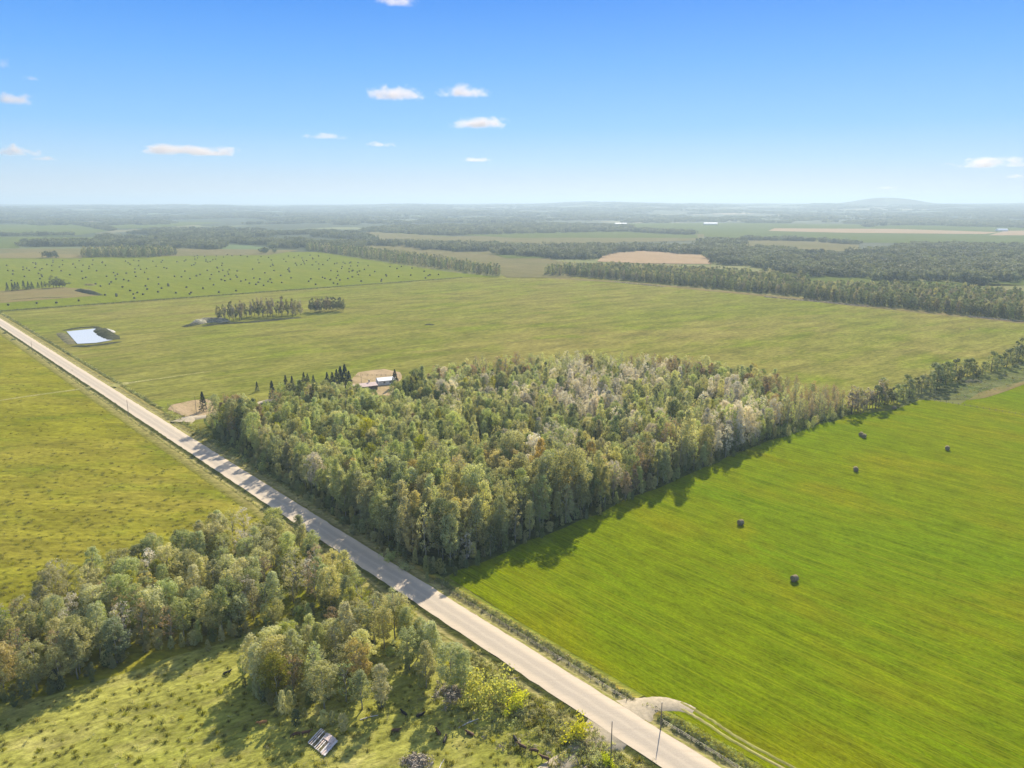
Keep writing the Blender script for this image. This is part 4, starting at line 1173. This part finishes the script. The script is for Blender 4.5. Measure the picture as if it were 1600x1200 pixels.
for p, px in cand:
    o = link('hay_bale', bfar, None, p); o.rotation_euler = (0, 0, random.uniform(0, 3.1)); o.scale = (1.3,) * 3
    tag(o, 'tiny dark round bale among hundreds on the far green hay field', 'hay bale', 'bales on the far green hay field')

# ------------------------------------------------------------------ poles, fences, sign
def pole(px, py, ty, lab, arm=False):
    p = G(px, py); d = math.hypot(p.length, H)
    h = (py - ty) / (FPX * math.cos(math.atan2(H, p.length)) ** 1) * d * 1.0
    root = empty('utility_pole', p, RANG)
    mb = MB(); mb.tube([(0, 0, -0.5), (0, 0, h * .5), (0, 0, h)], [0.13, 0.11, 0.08], 8); mb.build('post', M['pole'], root)
    mb = MB(); mb.tube([(0, 0, h), (0, 0, h + 0.12), (0, 0, h + 0.25)], [0.05, 0.09, 0.04], 8); mb.build('insulator', M['ceramic'], root)
    tag(root, lab, 'pole', 'wooden utility poles')
for q in ((1032, 1144, 1107, 'wooden pole at the weedy corner right of the right field approach'), (954, 1197, 1143, 'wooden pole at the bottom edge left of the road'),
          (201.5, 653, 628, 'wooden pole in the left road verge, midway up the road'), (51, 551, 536, 'thin pole at the far end of the road on its left'),
          (307, 647, 621, 'wooden pole on the dry grass beside the driveway mouth'), (565, 606, 584, 'wooden pole on the dry yard left of the white shed')):
    pole(*q)
# small marker sign
p = G(113, 582); root = empty('road_sign', p, RANG)
mb = MB(); mb.tube([(0, 0, 0), (0, 0, 2.2)], [0.05, 0.05], 6); mb.build('post', M['pole'], root)
mb = MB(); mb.box((0, 0.05, 1.9), (0.6, 0.04, 0.6)); mb.build('panel', M['sign'], root)
tag(root, 'small marker sign on the left road shoulder far up the road', 'sign')

def fence(name, a, b, sp, lab, h=1.2, px=True):
    P0, P1 = (G(*a), G(*b)) if px else (a, b)
    L = (P1 - P0).length; n = int(L / sp)
    root = empty(name, P0, math.atan2((P1 - P0).y, (P1 - P0).x))
    pm = MB(); pm.tube([(0, 0, -0.2), (0, 0, h)], [0.08, 0.07], 6); pme = pm.me('fence_post', M['pole'])
    for i in range(min(n, 99) + 1):
        o = link('fence_post', pme, root, (i * L / min(n, 99), random.uniform(-.1, .1), 0)); o.rotation_euler = (random.uniform(-.06, .06), random.uniform(-.06, .06), 0)
    mb = MB()
    for z in (0.4, 0.75, 1.1): mb.tube([(0, 0, z), (L / 2, 0, z - 0.02), (L, 0, z)], [0.02] * 3, 4, False)
    mb.build('wire', M['wire'], root)
    tag(root, lab, 'fence')
fence('wire_fence', (1433, 623), (1640, 656), 3.0, 'post and wire fence crossing the bright hay field at the right edge', 1.5)
fence('wire_fence', rd(-60, 6.9, .3), rd(-9, 6.9, .3), 3.6, 'post and wire fence along the brush right of the right field approach', px=False)
fence('wire_fence', rd(1, 6.9, .3), rd(74, 6.9, .3), 3.6, 'post and wire fence along the brush between road and hay field', px=False)
fence('wire_fence', (262, 634), (285, 652), 2.6, 'short dark fence along the road side of the dry grass yard', 1.5)
fence('wire_fence', (0, 486.5), (722, 433.8), 14, 'long fence line between the bale field and the olive meadow', 1.5)
fence('wire_fence', rd(430, 11.5), rd(560, 11.5), 4, 'fence along the meadow edge beside the far crossing', 1.4, px=False)
fence('pole_fence', (545, 588), (632, 588), 3, 'dark fence behind the dry yard and white shed', 1.6)

# ------------------------------------------------------------------ buildings
def gable(name, px, py, L, W, hw, hr, rz, wall, roof, lab, cat='building', door=True, wins=2, z=0.2):
    root = empty(name, G(px, py, 0), rz)
    mb = MB()
    V = [(-L/2, -W/2, 0), (L/2, -W/2, 0), (L/2, W/2, 0), (-L/2, W/2, 0), (-L/2, -W/2, hw), (L/2, -W/2, hw), (L/2, W/2, hw), (-L/2, W/2, hw), (-L/2, 0, hw + hr), (L/2, 0, hw + hr)]
    mb.add(V, [(0, 1, 5, 4), (1, 2, 6, 9, 5), (2, 3, 7, 6), (3, 0, 4, 8, 7)])
    mb.build('wall', wall, root)
    e = 0.35; mb = MB(); sl = hr / (W / 2)
    for s_ in (-1, 1):
        y1 = s_ * (W / 2 + e); z1 = hw - e * sl + 0.06; z2 = hw + hr + 0.06
        V = [(-L/2 - e, y1, z1), (L/2 + e, y1, z1), (L/2 + e, 0, z2), (-L/2 - e, 0, z2), (-L/2 - e, y1, z1 + .12), (L/2 + e, y1, z1 + .12), (L/2 + e, 0, z2 + .12), (-L/2 - e, 0, z2 + .12)]
        mb.add(V, [(0, 3, 2, 1), (4, 5, 6, 7), (0, 1, 5, 4), (3, 7, 6, 2), (0, 4, 7, 3), (1, 2, 6, 5)])
    r_ = mb.build('roof', roof, root)
    if roof is M['whitemetal']:      # standing seams
        mb = MB()
        k = int(L / 1.0)
        for i in range(k + 1):
            x = -L/2 + i * L / k
            for s_ in (-1, 1):
                mb.tube([(x, s_ * (W/2 + e), hw - e * sl + .2), (x, 0.0, hw + hr + .2)], [.03, .03], 4)
        mb.build('roof_seam', M['whitemetal'], r_)
    if door:
        mb = MB(); mb.box((-L/2 - 0.03, 0, 1.3), (0.06, W * .4, 2.6)); mb.build('door', M['greywall'], root)
    for i in range(wins):
        mb = MB(); mb.box((-L/2 + L * (i + 1) / (wins + 1), -W/2 - .02, hw * .6), (1.2, .06, .9)); mb.build('window', M['glass'], root)
    tag(root, lab, cat)
    return root
ga = G(592, 598); gb = G(614, 590)
rzs = math.atan2((gb - ga).y, (gb - ga).x)
gable('metal_shed', 603, 599.5, 11.0, 7.5, 2.9, 1.15, R(24), M['whitewall'], M['whitemetal'], 'white metal-roofed shed on the dry yard behind the wood', 'shed')
hz = gable('farmhouse', 574, 608.5, 10.0, 8.5, 2.9, 1.2, R(30), M['darkwall'], M['shingle'], 'low house with pinkish shingle roof half hidden by trees left of the white shed', 'house')
mb = MB(); mb.box((1.5, 0.6, 5.0), (0.7, 0.7, 1.4)); mb.build('chimney', M['greywall'], hz.children[1])
gable('barn', 883, 390, 26, 14, 5, 4, R(10), M['whitewall'], M['whitemetal'], 'larger white farm building among the dark woods left of the pink stubble', 'barn')
gable('barn', 874, 392, 18, 9, 3, 2, R(5), M['whitewall'], M['whitemetal'], 'smaller white farm building just left of the larger white one in the woods', 'barn')
gable('barn', 970, 351, 60, 20, 5, 4, R(2), M['whitewall'], M['whitemetal'], 'long pale barn beside the far green field in the centre', 'barn')
gable('barn', 1110, 351, 70, 22, 6, 5, R(-3), M['whitewall'], M['whitemetal'], 'long white barn on the far green field right of centre', 'barn')
gable('barn', 1315, 432, 10, 7, 3, 2, R(0), M['whitewall'], M['whitemetal'], 'little white shed at the edge of the small green field by the hazy forest', 'shed')
gable('barn', 1565, 361.5, 40, 18, 6, 5, R(0), M['whitewall'], M['whitemetal'], 'tiny white barn above the pinkish field at far right', 'barn')

# ------------------------------------------------------------------ pond with banks
pc = [G(104, 517), G(150, 514), G(166, 534), G(119, 538)]
sheet('pond', [(104, 518.5), (149, 514), (157, 523), (167, 531.5), (176, 532), (150, 536.5), (121, 538), (114, 530)], M['water'], 0.45)
def berm(pts, wd, hh, mat, name, lab, px=True):
    P = [G(*q) for q in pts]
    V = []; F = []
    Q = []
    for i in range(len(P) - 1):
        for k in range(7): Q.append(P[i].lerp(P[i + 1], k / 7))
    Q.append(P[-1])
    m = 7
    for i, q in enumerate(Q):
        d = (Q[min(i + 1, len(Q) - 1)] - Q[max(i - 1, 0)]).normalized(); nr = Vector((-d.y, d.x, 0))
        en = min(1, min(i, len(Q) - 1 - i) / 3.0)
        for k in range(m):
            t = -1 + 2 * k / (m - 1)
            hz_ = hh * (1 - abs(t) ** 1.6) * (0.15 + 0.85 * en) * random.uniform(.75, 1.2)
            p = q + nr * t * wd / 2 * (0.7 + .3 * en) * random.uniform(.9, 1.1)
            V.append((p.x, p.y, hz_ + (0.02 if 0 < k < m - 1 else -0.1)))
    for i in range(len(Q) - 1):
        for k in range(m - 1): F.append((i * m + k, i * m + k + 1, (i + 1) * m + k + 1, (i + 1) * m + k))
    me = mesh_np(name, V, F, mat, True)
    if sum(p.normal.z for p in me.polygons) < 0: me.flip_normals()
    o = link(name, me)
    if lab: tag(o, lab, 'mound')
    else: o['kind'] = 'structure'
    return o
berm([(98, 516.5), (125, 512.5), (150, 511), (160, 516)], 7, 0.8, M['darksoil'], 'earth_bank', 'low dark earth bank behind the pond')
berm([(156, 514), (163, 521), (178, 531)], 15, 2.6, M['darksoil'], 'earth_bank', 'steep dark earth bank at the right end of the pond')
berm([(112, 541), (135, 541.5), (165, 538), (190, 534)], 6, 0.9, M['darksoil'], 'earth_bank', 'low grassy bank along the near side of the pond')
berm([(93, 520), (103, 528), (112, 538)], 9, 0.8, M['soil'], 'earth_bank', 'grey-green sloping bank at the left end of the pond')
berm([(163, 515), (172, 518), (176, 520)], 7, 1.6, M['stone'], 'stone_pile', 'small pale stone pile beyond the right pond bank')
berm([(300, 507), (318, 503.5), (345, 502), (352, 504)], 14, 4.0, M['soilpale'], 'spoil_heap', 'pale topped spoil heap at the left end of the meadow copse')
berm([(285, 511), (300, 508.5), (312, 506)], 8, 1.6, M['darksoil'], 'earth_mound', 'low dark mound left of the spoil heap in the meadow')
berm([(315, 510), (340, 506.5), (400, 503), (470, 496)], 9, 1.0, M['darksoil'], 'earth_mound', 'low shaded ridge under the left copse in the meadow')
berm([(1505, 597.5), (1520, 596.5), (1534, 598)], 7, 1.6, M['soil'], 'earth_mound', 'small grassy mound in the rough strip below the hedgerow')
berm([(120, 453.5), (135, 457), (158, 462)], 12, 3.5, M['darksoil'], 'earth_mound', 'long dark mound at the right end of the far brown yard')
berm([(131, 446), (140, 445.5), (147, 446.5)], 10, 2.2, M['brownyard'], 'earth_mound', 'small brown soil heap above the long dark mound')
berm([(664, 508), (671, 507), (678, 508)], 6, 0.8, M['darksoil'], 'earth_mound', 'small dark patch of earth in the middle of the meadow')
berm([(0, 470), (60, 466), (115, 465)], 4, 0.7, M['darksoil'], 'earth_mound', 'thin dark ridge along the near edge of the far brown yard')
# brush pile in far meadow and pale windrows under the long woods
b6 = []
for k in range(620):
    px = random.uniform(1513, 1598)
    if mnoise.noise((px * 0.13, 3.1, 0)) < -0.12: continue; py = 517.5 + (px - 1513) * 0.012 + random.gauss(-.3, 1.0)
    p = G(px, py); b6.append((p.x, p.y, 0, random.uniform(0, 6.28), random.uniform(1.0, 3.0), random.uniform(.4, 1.3), random.choice([5, 5, 2, 2])))
weeds_scatter('brush_pile', b6, protos, 'long pile of grey cleared brush near the right edge of the meadow', 'brush pile')
b7 = []
for k in range(900):
    px = random.uniform(960, 1610)
    if math.sin(px * 0.021) + 0.6 * math.sin(px * 0.057 + 1) < -0.1: continue
    py = 443.6 + (px - 1000) * 0.0992 + random.uniform(-.5, .7) + (0.8 if px < 1260 else 0)
    p = G(px, py); b7.append((p.x, p.y, 0, random.uniform(0, 6.28), random.uniform(0.8, 1.7), random.uniform(.4, .9), 5))
weeds_scatter('brush_windrow', b7, protos, 'pale windrow of cleared brush along the foot of the long woods', 'brush')

# ------------------------------------------------------------------ collapsed slatted roof in the cattle pasture
cl_, ct, cr_, cb = G(481, 1163), G(502, 1142), G(538, 1161), G(502, 1180)
o0 = cl_; ux = (ct - cl_); uy = (cb - cl_)
root = empty('slatted_shelter', o0, 0)
base_h = 0.45
fr = MB()
def slp(a, b, z=0): 
    v = ux * a + uy * b
    return Vector((v.x, v.y, base_h + z + 0.25 * a))
for b in (0.03, 0.5, 0.97): fr.tube([slp(0, 0, -.12) + uy * 0 + (uy * b), slp(1.0, 0, -.12) + uy * b], [.07, .07], 4)
for a in (0.05, 0.5, 0.95): fr.tube([slp(a, 0, -.2), slp(a, 1.25, -.2)], [.09, .09], 4)
fr.build('frame', M['greywood'], root)
random.seed(12)
nS = 11
for i in range(nS):
    b = 0.02 + 1.18 * i / (nS - 1)
    a1 = 1.0 if random.random() < .7 else random.uniform(.5, .95)
    a0 = random.uniform(-0.03, 0.04)
    mb = MB()
    p0 = slp(a0, b); p1 = slp(a1, b + random.uniform(-.012, .012))
    d = p1 - p0; L = d.length
    rot = d.to_track_quat('X', 'Z').to_matrix()
    mb.box((p0 + p1) / 2 + Vector((0, 0, random.uniform(0, .04))), (L, 0.26 if i < 8 else 0.46, 0.05), rot=rot)
    mb.build('slat', (M['greywood'], M['pinkwood'], M['greywood'], M['barkdark'])[i % 4], root)
for i in range(4):
    b = 0.62 + i * .13; mb = MB()
    p0 = slp(.66, b); p1 = slp(1.02, b); rot = (p1 - p0).to_track_quat('X', 'Z').to_matrix()
    mb.box((p0 + p1) / 2 + Vector((0, 0, .12)), ((p1 - p0).length, .62, .04), rot=rot); mb.build('board', M['pinkwood'], root)
pm = MB()
for (a, b) in ((0.03, 0.03), (0.97, .03), (0.03, 1.15), (0.97, 1.15)):
    q = slp(a, b); mb = MB(); mb.tube([(q.x, q.y, -.1), (q.x, q.y, q.z - .1)], [.1, .08], 6); mb.build('post', M['greywood'], root)
tag(root, 'weathered grey slatted shelter roof with missing boards in the cattle pasture', 'shelter')
# fallen poles and dead wood
def log(px, py, L, ang, r, mat, lab, cat='log', z=0.15):
    p = G(px, py); mb = MB()
    mb.tube([(-L/2, 0, 0), (0, .15, .05), (L/2, 0, 0.02)], [r, r * .85, r * .5], 7)
    mb.tube([(0, 0.1, 0), (L*.18, L*.12, .4)], [r*.4, r*.15], 5)
    o = mb.build('fallen_log', mat, None, (p.x, p.y, z)); o.rotation_euler = (0, 0, ang); tag(o, lab, cat)
log(804, 1064, 3.6, RANG + 1.4, .09, M['pinkwood'], 'thin pale pole lying across the near left road ditch', z=.55)
log(880, 1030, 3.8, RANG + 1.5, .09, M['pinkwood'], 'thin pale pole lying across the right road ditch', z=.55)
log(732, 1131, 5.0, 0.6, .16, M['greywood'], 'grey fallen trunk below the bright willow shrubs')
log(577, 1122, 4.0, 0.4, .12, M['greywood'], 'grey fallen branch right of the slatted shelter')
log(712, 1083, 3.0, 1.2, .14, M['greywood'], 'short grey log in the dead brush left of the bright shrubs')
log(690, 1196, 3.5, 1.3, .1, M['greywood'], 'thin dead branch on the sunlit grass at the bottom edge')
b8 = []
for k in range(55):
    px = random.gauss(706, 10); py = random.gauss(1084, 7); p = G(px, py)
    b8.append((p.x, p.y, 0, random.uniform(0, 6.28), random.uniform(.6, 1.3), random.uniform(.7, 1.2), 5))
for k in range(60):
    px = random.gauss(652, 10); py = random.gauss(1192, 6); p = G(px, py)
    b8.append((p.x, p.y, 0, random.uniform(0, 6.28), random.uniform(.5, 1.1), random.uniform(.7, 1.2), 5))
weeds_scatter('brush_pile', b8, protos, 'grey tangle of dead brush left of the bright willow shrubs', 'brush pile')

# ------------------------------------------------------------------ cattle
def skinned(verts, edges, radii, name, mat, sub=2):
    me = bpy.data.meshes.new(name + '_cage'); me.from_pydata(verts, edges, [])
    ob = bpy.data.objects.new(name + '_cage', me); C.objects.link(ob)
    ob.modifiers.new('skin', 'SKIN')
    lay = me.skin_vertices[0].data
    for i, r in enumerate(radii): lay[i].radius = r if isinstance(r, tuple) else (r, r)
    lay[0].use_root = True
    ob.modifiers.new('sub', 'SUBSURF').levels = sub
    dg = bpy.context.evaluated_depsgraph_get(); dg.update()
    m2 = bpy.data.meshes.new_from_object(ob.evaluated_get(dg))
    bpy.data.objects.remove(ob); bpy.data.meshes.remove(me)
    m2.name = name; m2.materials.clear(); m2.materials.append(mat)
    m2.polygons.foreach_set('use_smooth', [True] * len(m2.polygons))
    return m2
def cow_mesh(mat, graze=True):
    V = [(-.75, 0, 1.05), (-.25, 0, 1.02), (.3, 0, 1.0), (.78, 0, 1.08)]           # spine, hips to shoulders
    Rr = [(.30, .34), (.34, .38), (.35, .38), (.28, .34)]
    E = [(0, 1), (1, 2), (2, 3)]
    def add(p, r, frm):
        V.append(p); Rr.append(r if isinstance(r, tuple) else (r, r)); E.append((frm, len(V) - 1)); return len(V) - 1
    if graze:
        n = add((1.10, 0, .85), .20, 3); n = add((1.32, 0, .50), .15, n); n = add((1.42, 0, .28), .13, n); n = add((1.46, 0, .08), .08, n); hd = (1.36, .55)
    else:
        n = add((1.10, 0, 1.28), .20, 3); n = add((1.36, 0, 1.45), .16, n); n = add((1.62, 0, 1.32), .12, n); n = add((1.80, 0, 1.18), .085, n); hd = (1.36, 1.52)
    for s_ in (-1, 1):
        k = add((.70, .20 * s_, .72), .13, 3); k = add((.72, .20 * s_, .40), .075, k); k = add((.70, .20 * s_, .20), .055, k); add((.74, .20 * s_, .03), .07, k)
        k = add((-.78, .22 * s_, .75), .17, 0); k = add((-.68, .22 * s_, .48), .09, k); k = add((-.86, .22 * s_, .32), .06, k); add((-.80, .22 * s_, .03), .07, k)
    k = add((-1.08, 0, 1.12), .04, 0); k = add((-1.14, 0, .75), .025, k); add((-1.13, 0, .45), .045, k)
    ear = 5
    for s_ in (-1, 1): add((hd[0], .26 * s_, hd[1] + .02), .035, ear)
    return skinned(V, E, Rr, 'cow', mat, 1)
def lying_cow_mesh(mat):
    V = [(-.75, 0, .45), (-.25, 0, .46), (.3, 0, .46), (.75, 0, .5)]
    Rr = [(.36, .34), (.42, .40), (.40, .38), (.28, .30)]; E = [(0, 1), (1, 2), (2, 3)]
    def add(p, r, frm): V.append(p); Rr.append((r, r)); E.append((frm, len(V) - 1)); return len(V) - 1
    n = add((1.05, 0.05, .72), .19, 3); n = add((1.28, .1, .9), .15, n); n = add((1.5, .15, .82), .12, n); add((1.66, .18, .74), .08, n)
    for s_ in (-1, 1):
        k = add((.75, .36 * s_, .16), .10, 3); add((1.1, .38 * s_, .10), .07, k)
        k = add((-.6, .46 * s_, .2), .15, 0); add((-.15, .56 * s_, .10), .08, k)
        add((1.28, .32 * s_, .95), .035, 5)
    add((-1.1, 0, .2), .035, 0)
    return skinned(V, E, Rr, 'cow', mat, 1)
hide = {'black': simple('black_hide', (0.018, 0.016, 0.015), 0.6, var=.3), 'brown': simple('brown_hide', (0.10, 0.05, 0.028), 0.65, var=.3), 'tan': simple('tan_hide', (0.36, 0.17, 0.06), 0.7, var=.25), 'white': simple('white_hide', (0.55, 0.52, 0.46), 0.7, var=.15)}
cm = {}
for px, py, hc, pose, rz, lab in (
    (852, 1189, 'brown', 'stand', R(162), 'brown cow lowest of three in a line by the field approach'), (835, 1177, 'brown', 'graze', R(168), 'brown cow in the middle of the three by the field approach'),
    (817, 1171, 'brown', 'stand', R(150), 'brown cow uppermost of three in a line by the field approach'), (805, 1158, 'black', 'graze', R(110), 'black cow grazing above the line of three brown ones'),
    (695, 1161, 'black', 'stand', R(80), 'black cow alone on the sunlit grass right of the tree shadows'), (685, 1146, 'brown', 'lie', R(120), 'dark brown cow at the edge of the tree shade by the lone black one'),
    (632, 1119, 'black', 'stand', R(140), 'black cow in tree shade above and right of the slatted shelter'), (656, 1119, 'black', 'lie', R(20), 'black cow lying in shade to the right of the standing shaded one'),
    (617, 1143, 'brown', 'lie', R(0), 'brown cow lying in the shade right of the slatted shelter'), (478, 1149, 'brown', 'stand', R(10), 'brown cow just left of the slatted shelter'),
    (463, 1151, 'brown', 'graze', R(200), 'smaller brown cow at the far left of the slatted shelter'), (411, 1133, 'tan', 'stand', R(210), 'orange-tan cow on the striped grass left of the shelter'),
    (354, 1053, 'black', 'lie', R(30), 'black cow resting high on the slope under the open clump'),
    (735, 1148, 'brown', 'lie', R(150), 'brown cow lying in the shadow below the bright willows'), (504, 1002, 'black', 'lie', R(50), 'black cow partly hidden among the trees of the open clump'),
    (2, 1158, 'black', 'stand', R(45), 'black cow cut by the left edge of the photo')):
    if px == 2: continue
    key = (hc, pose)
    if key not in cm: cm[key] = lying_cow_mesh(hide[hc]) if pose == 'lie' else cow_mesh(hide[hc], pose == 'graze')
    o = link('cow', cm[key], None, G(px, py, 0.09)); o.rotation_euler = (0, 0, rz); o.scale = (0.85,) * 3
    tag(o, lab, 'cow', 'cattle in the lower left pasture')

# ------------------------------------------------------------------ clouds (soft volumes far beyond the haze)
def cloud_mat(seed, dens):
    t = NT('cloud_vapour')
    P = t.obj()
    sp_ = t.new('ShaderNodeSeparateXYZ'); t.lk(P, sp_.inputs[0])
    ln = t.new('ShaderNodeVectorMath', operation='LENGTH')
    add = t.new('ShaderNodeVectorMath', operation='MULTIPLY'); t.lk(P, add.inputs[0]); add.inputs[1].default_value = (1, 1, 1)
    t.lk(add.outputs[0], ln.inputs[0])
    off = t.new('ShaderNodeVectorMath', operation='ADD'); t.lk(P, off.inputs[0]); off.inputs[1].default_value = (seed * 3.1, seed * 1.7, seed)
    n = t.noise(t.mapping(off.outputs[0], (0, 0, 0), (1.5, 0.8, 0.55)), 1.6, 5, 0.62, 0.4)
    # full in the middle, ragged at the rim, flat underneath
    body = t.math('SUBTRACT', 1.0, ln.outputs['Value'])
    flat_ = t.rng(sp_.outputs[2], -0.55, -0.25)
    v = t.math('ADD', t.math('MULTIPLY', body, 1.0), t.math('MULTIPLY', t.math('SUBTRACT', n, 0.57), 3.0))
    v = t.math('MULTIPLY', t.rng(v, 0.06, 1.0), flat_)
    v = t.math('MULTIPLY', v, t.rng(body, 0.0, 0.12))
    v = t.math('MULTIPLY', v, dens)
    pv = t.new('ShaderNodeVolumePrincipled')
    pv.inputs['Color'].default_value = (0.58, 0.545, 0.545, 1); pv.inputs['Anisotropy'].default_value = 0.35
    t.lk(v, pv.inputs['Density'])
    t.lk(pv.outputs[0], t.out.inputs['Volume'])
    t.m.cycles.volume_step_rate = 0.5
    return t.m
def cloud(px, py, wpx, hpx, dens, seed, lab, dist=52000):
    u = (px - 800) / FPX; v = (py - 600) / FPX
    d = Vector((u, CP - v * SP, -(SP + v * CP)))
    kk = dist / math.hypot(d.x, d.y)
    p = Vector((0, 0, H)) + d * kk
    rw = wpx / 2 / FPX * d.length * kk / d.length * 1.25; rh = hpx / 2 / FPX * kk * 1.25
    bm = bmesh.new(); bmesh.ops.create_icosphere(bm, subdivisions=3, radius=1.0)
    me = bpy.data.meshes.new('cloud'); bm.to_mesh(me); bm.free()
    me.materials.append(cloud_mat(seed, 0.42 * dens / max(rh, 1)))
    o = link('cloud', me, None, p); o.scale = (rw, rw * 0.6, rh)
    o.rotation_euler = (0, 0, -math.atan2(d.x, d.y))
    tag(o, lab, 'cloud', 'small clouds low in the sky')
CL = [(618, 147, 92, 27, 3.0, 'plump white cloud, left one of the close pair in the centre'), (724, 144, 76, 24, 2.6, 'white cloud with a notched top, right one of the close pair'),
      (750, 194, 94, 21, 2.4, 'flat white cloud with a tail below the close pair'), (297, 236, 145, 20, 2.6, 'long flat cream cloud low in the left sky'),
      (24, 156, 66, 22, 2.4, 'cream cloud at the left edge, upper one'), (22, 237, 68, 22, 2.4, 'cream cloud low at the left edge'), (70, 248, 34, 8, 1.0, 'faint wisp trailing right of the low left edge cloud'),
      (508, 214, 62, 11, 0.8, 'faint thin wisp left of the centre clouds'), (594, 226, 46, 10, 1.1, 'short faint wisp below the plump centre cloud'), (743, 250, 46, 10, 1.4, 'small thin cloud lowest in the centre sky'),
      (1548, 256, 112, 19, 2.4, 'long flat cloud at the right edge above the horizon'), (1588, 276, 34, 7, 1.0, 'thin faint wisp under the right edge cloud'),
      (620, 3, 60, 18, 1.8, 'cloud cut by the top edge of the sky'), (3, 100, 26, 22, 0.9, 'faint lilac wisp high at the left edge'), (50, 123, 26, 9, 0.5, 'tiny faint wisp near the upper left edge'),
      (1383, 294, 32, 6, 0.8, 'faint tiny cloud just above the hill at right')]
for i, (a, b, c_, d_, e_, l_) in enumerate(CL): cloud(a, b, c_, d_, e_, i + 1, l_)

# ------------------------------------------------------------------ haze
t = NT('haze_air')
pv = t.new('ShaderNodeVolumePrincipled')
pv.inputs['Color'].default_value = (0.50, 0.64, 0.79, 1)
pv.inputs['Density'].default_value = 1 / 7700.0
pv.inputs['Anisotropy'].default_value = 0.2
t.lk(pv.outputs[0], t.out.inputs['Volume'])
mb = MB(); mb.box((0, 0, 0), (62000, 62000, 250 + 40))
hz_ = mb.build('haze', t.m, None, (0, 0, 250 / 2 - 20)); hz_['kind'] = 'stuff'
tag(hz_, 'pale blue haze over the distant land', 'haze')
print('trees', ntree, 'objects', len(bpy.data.objects))
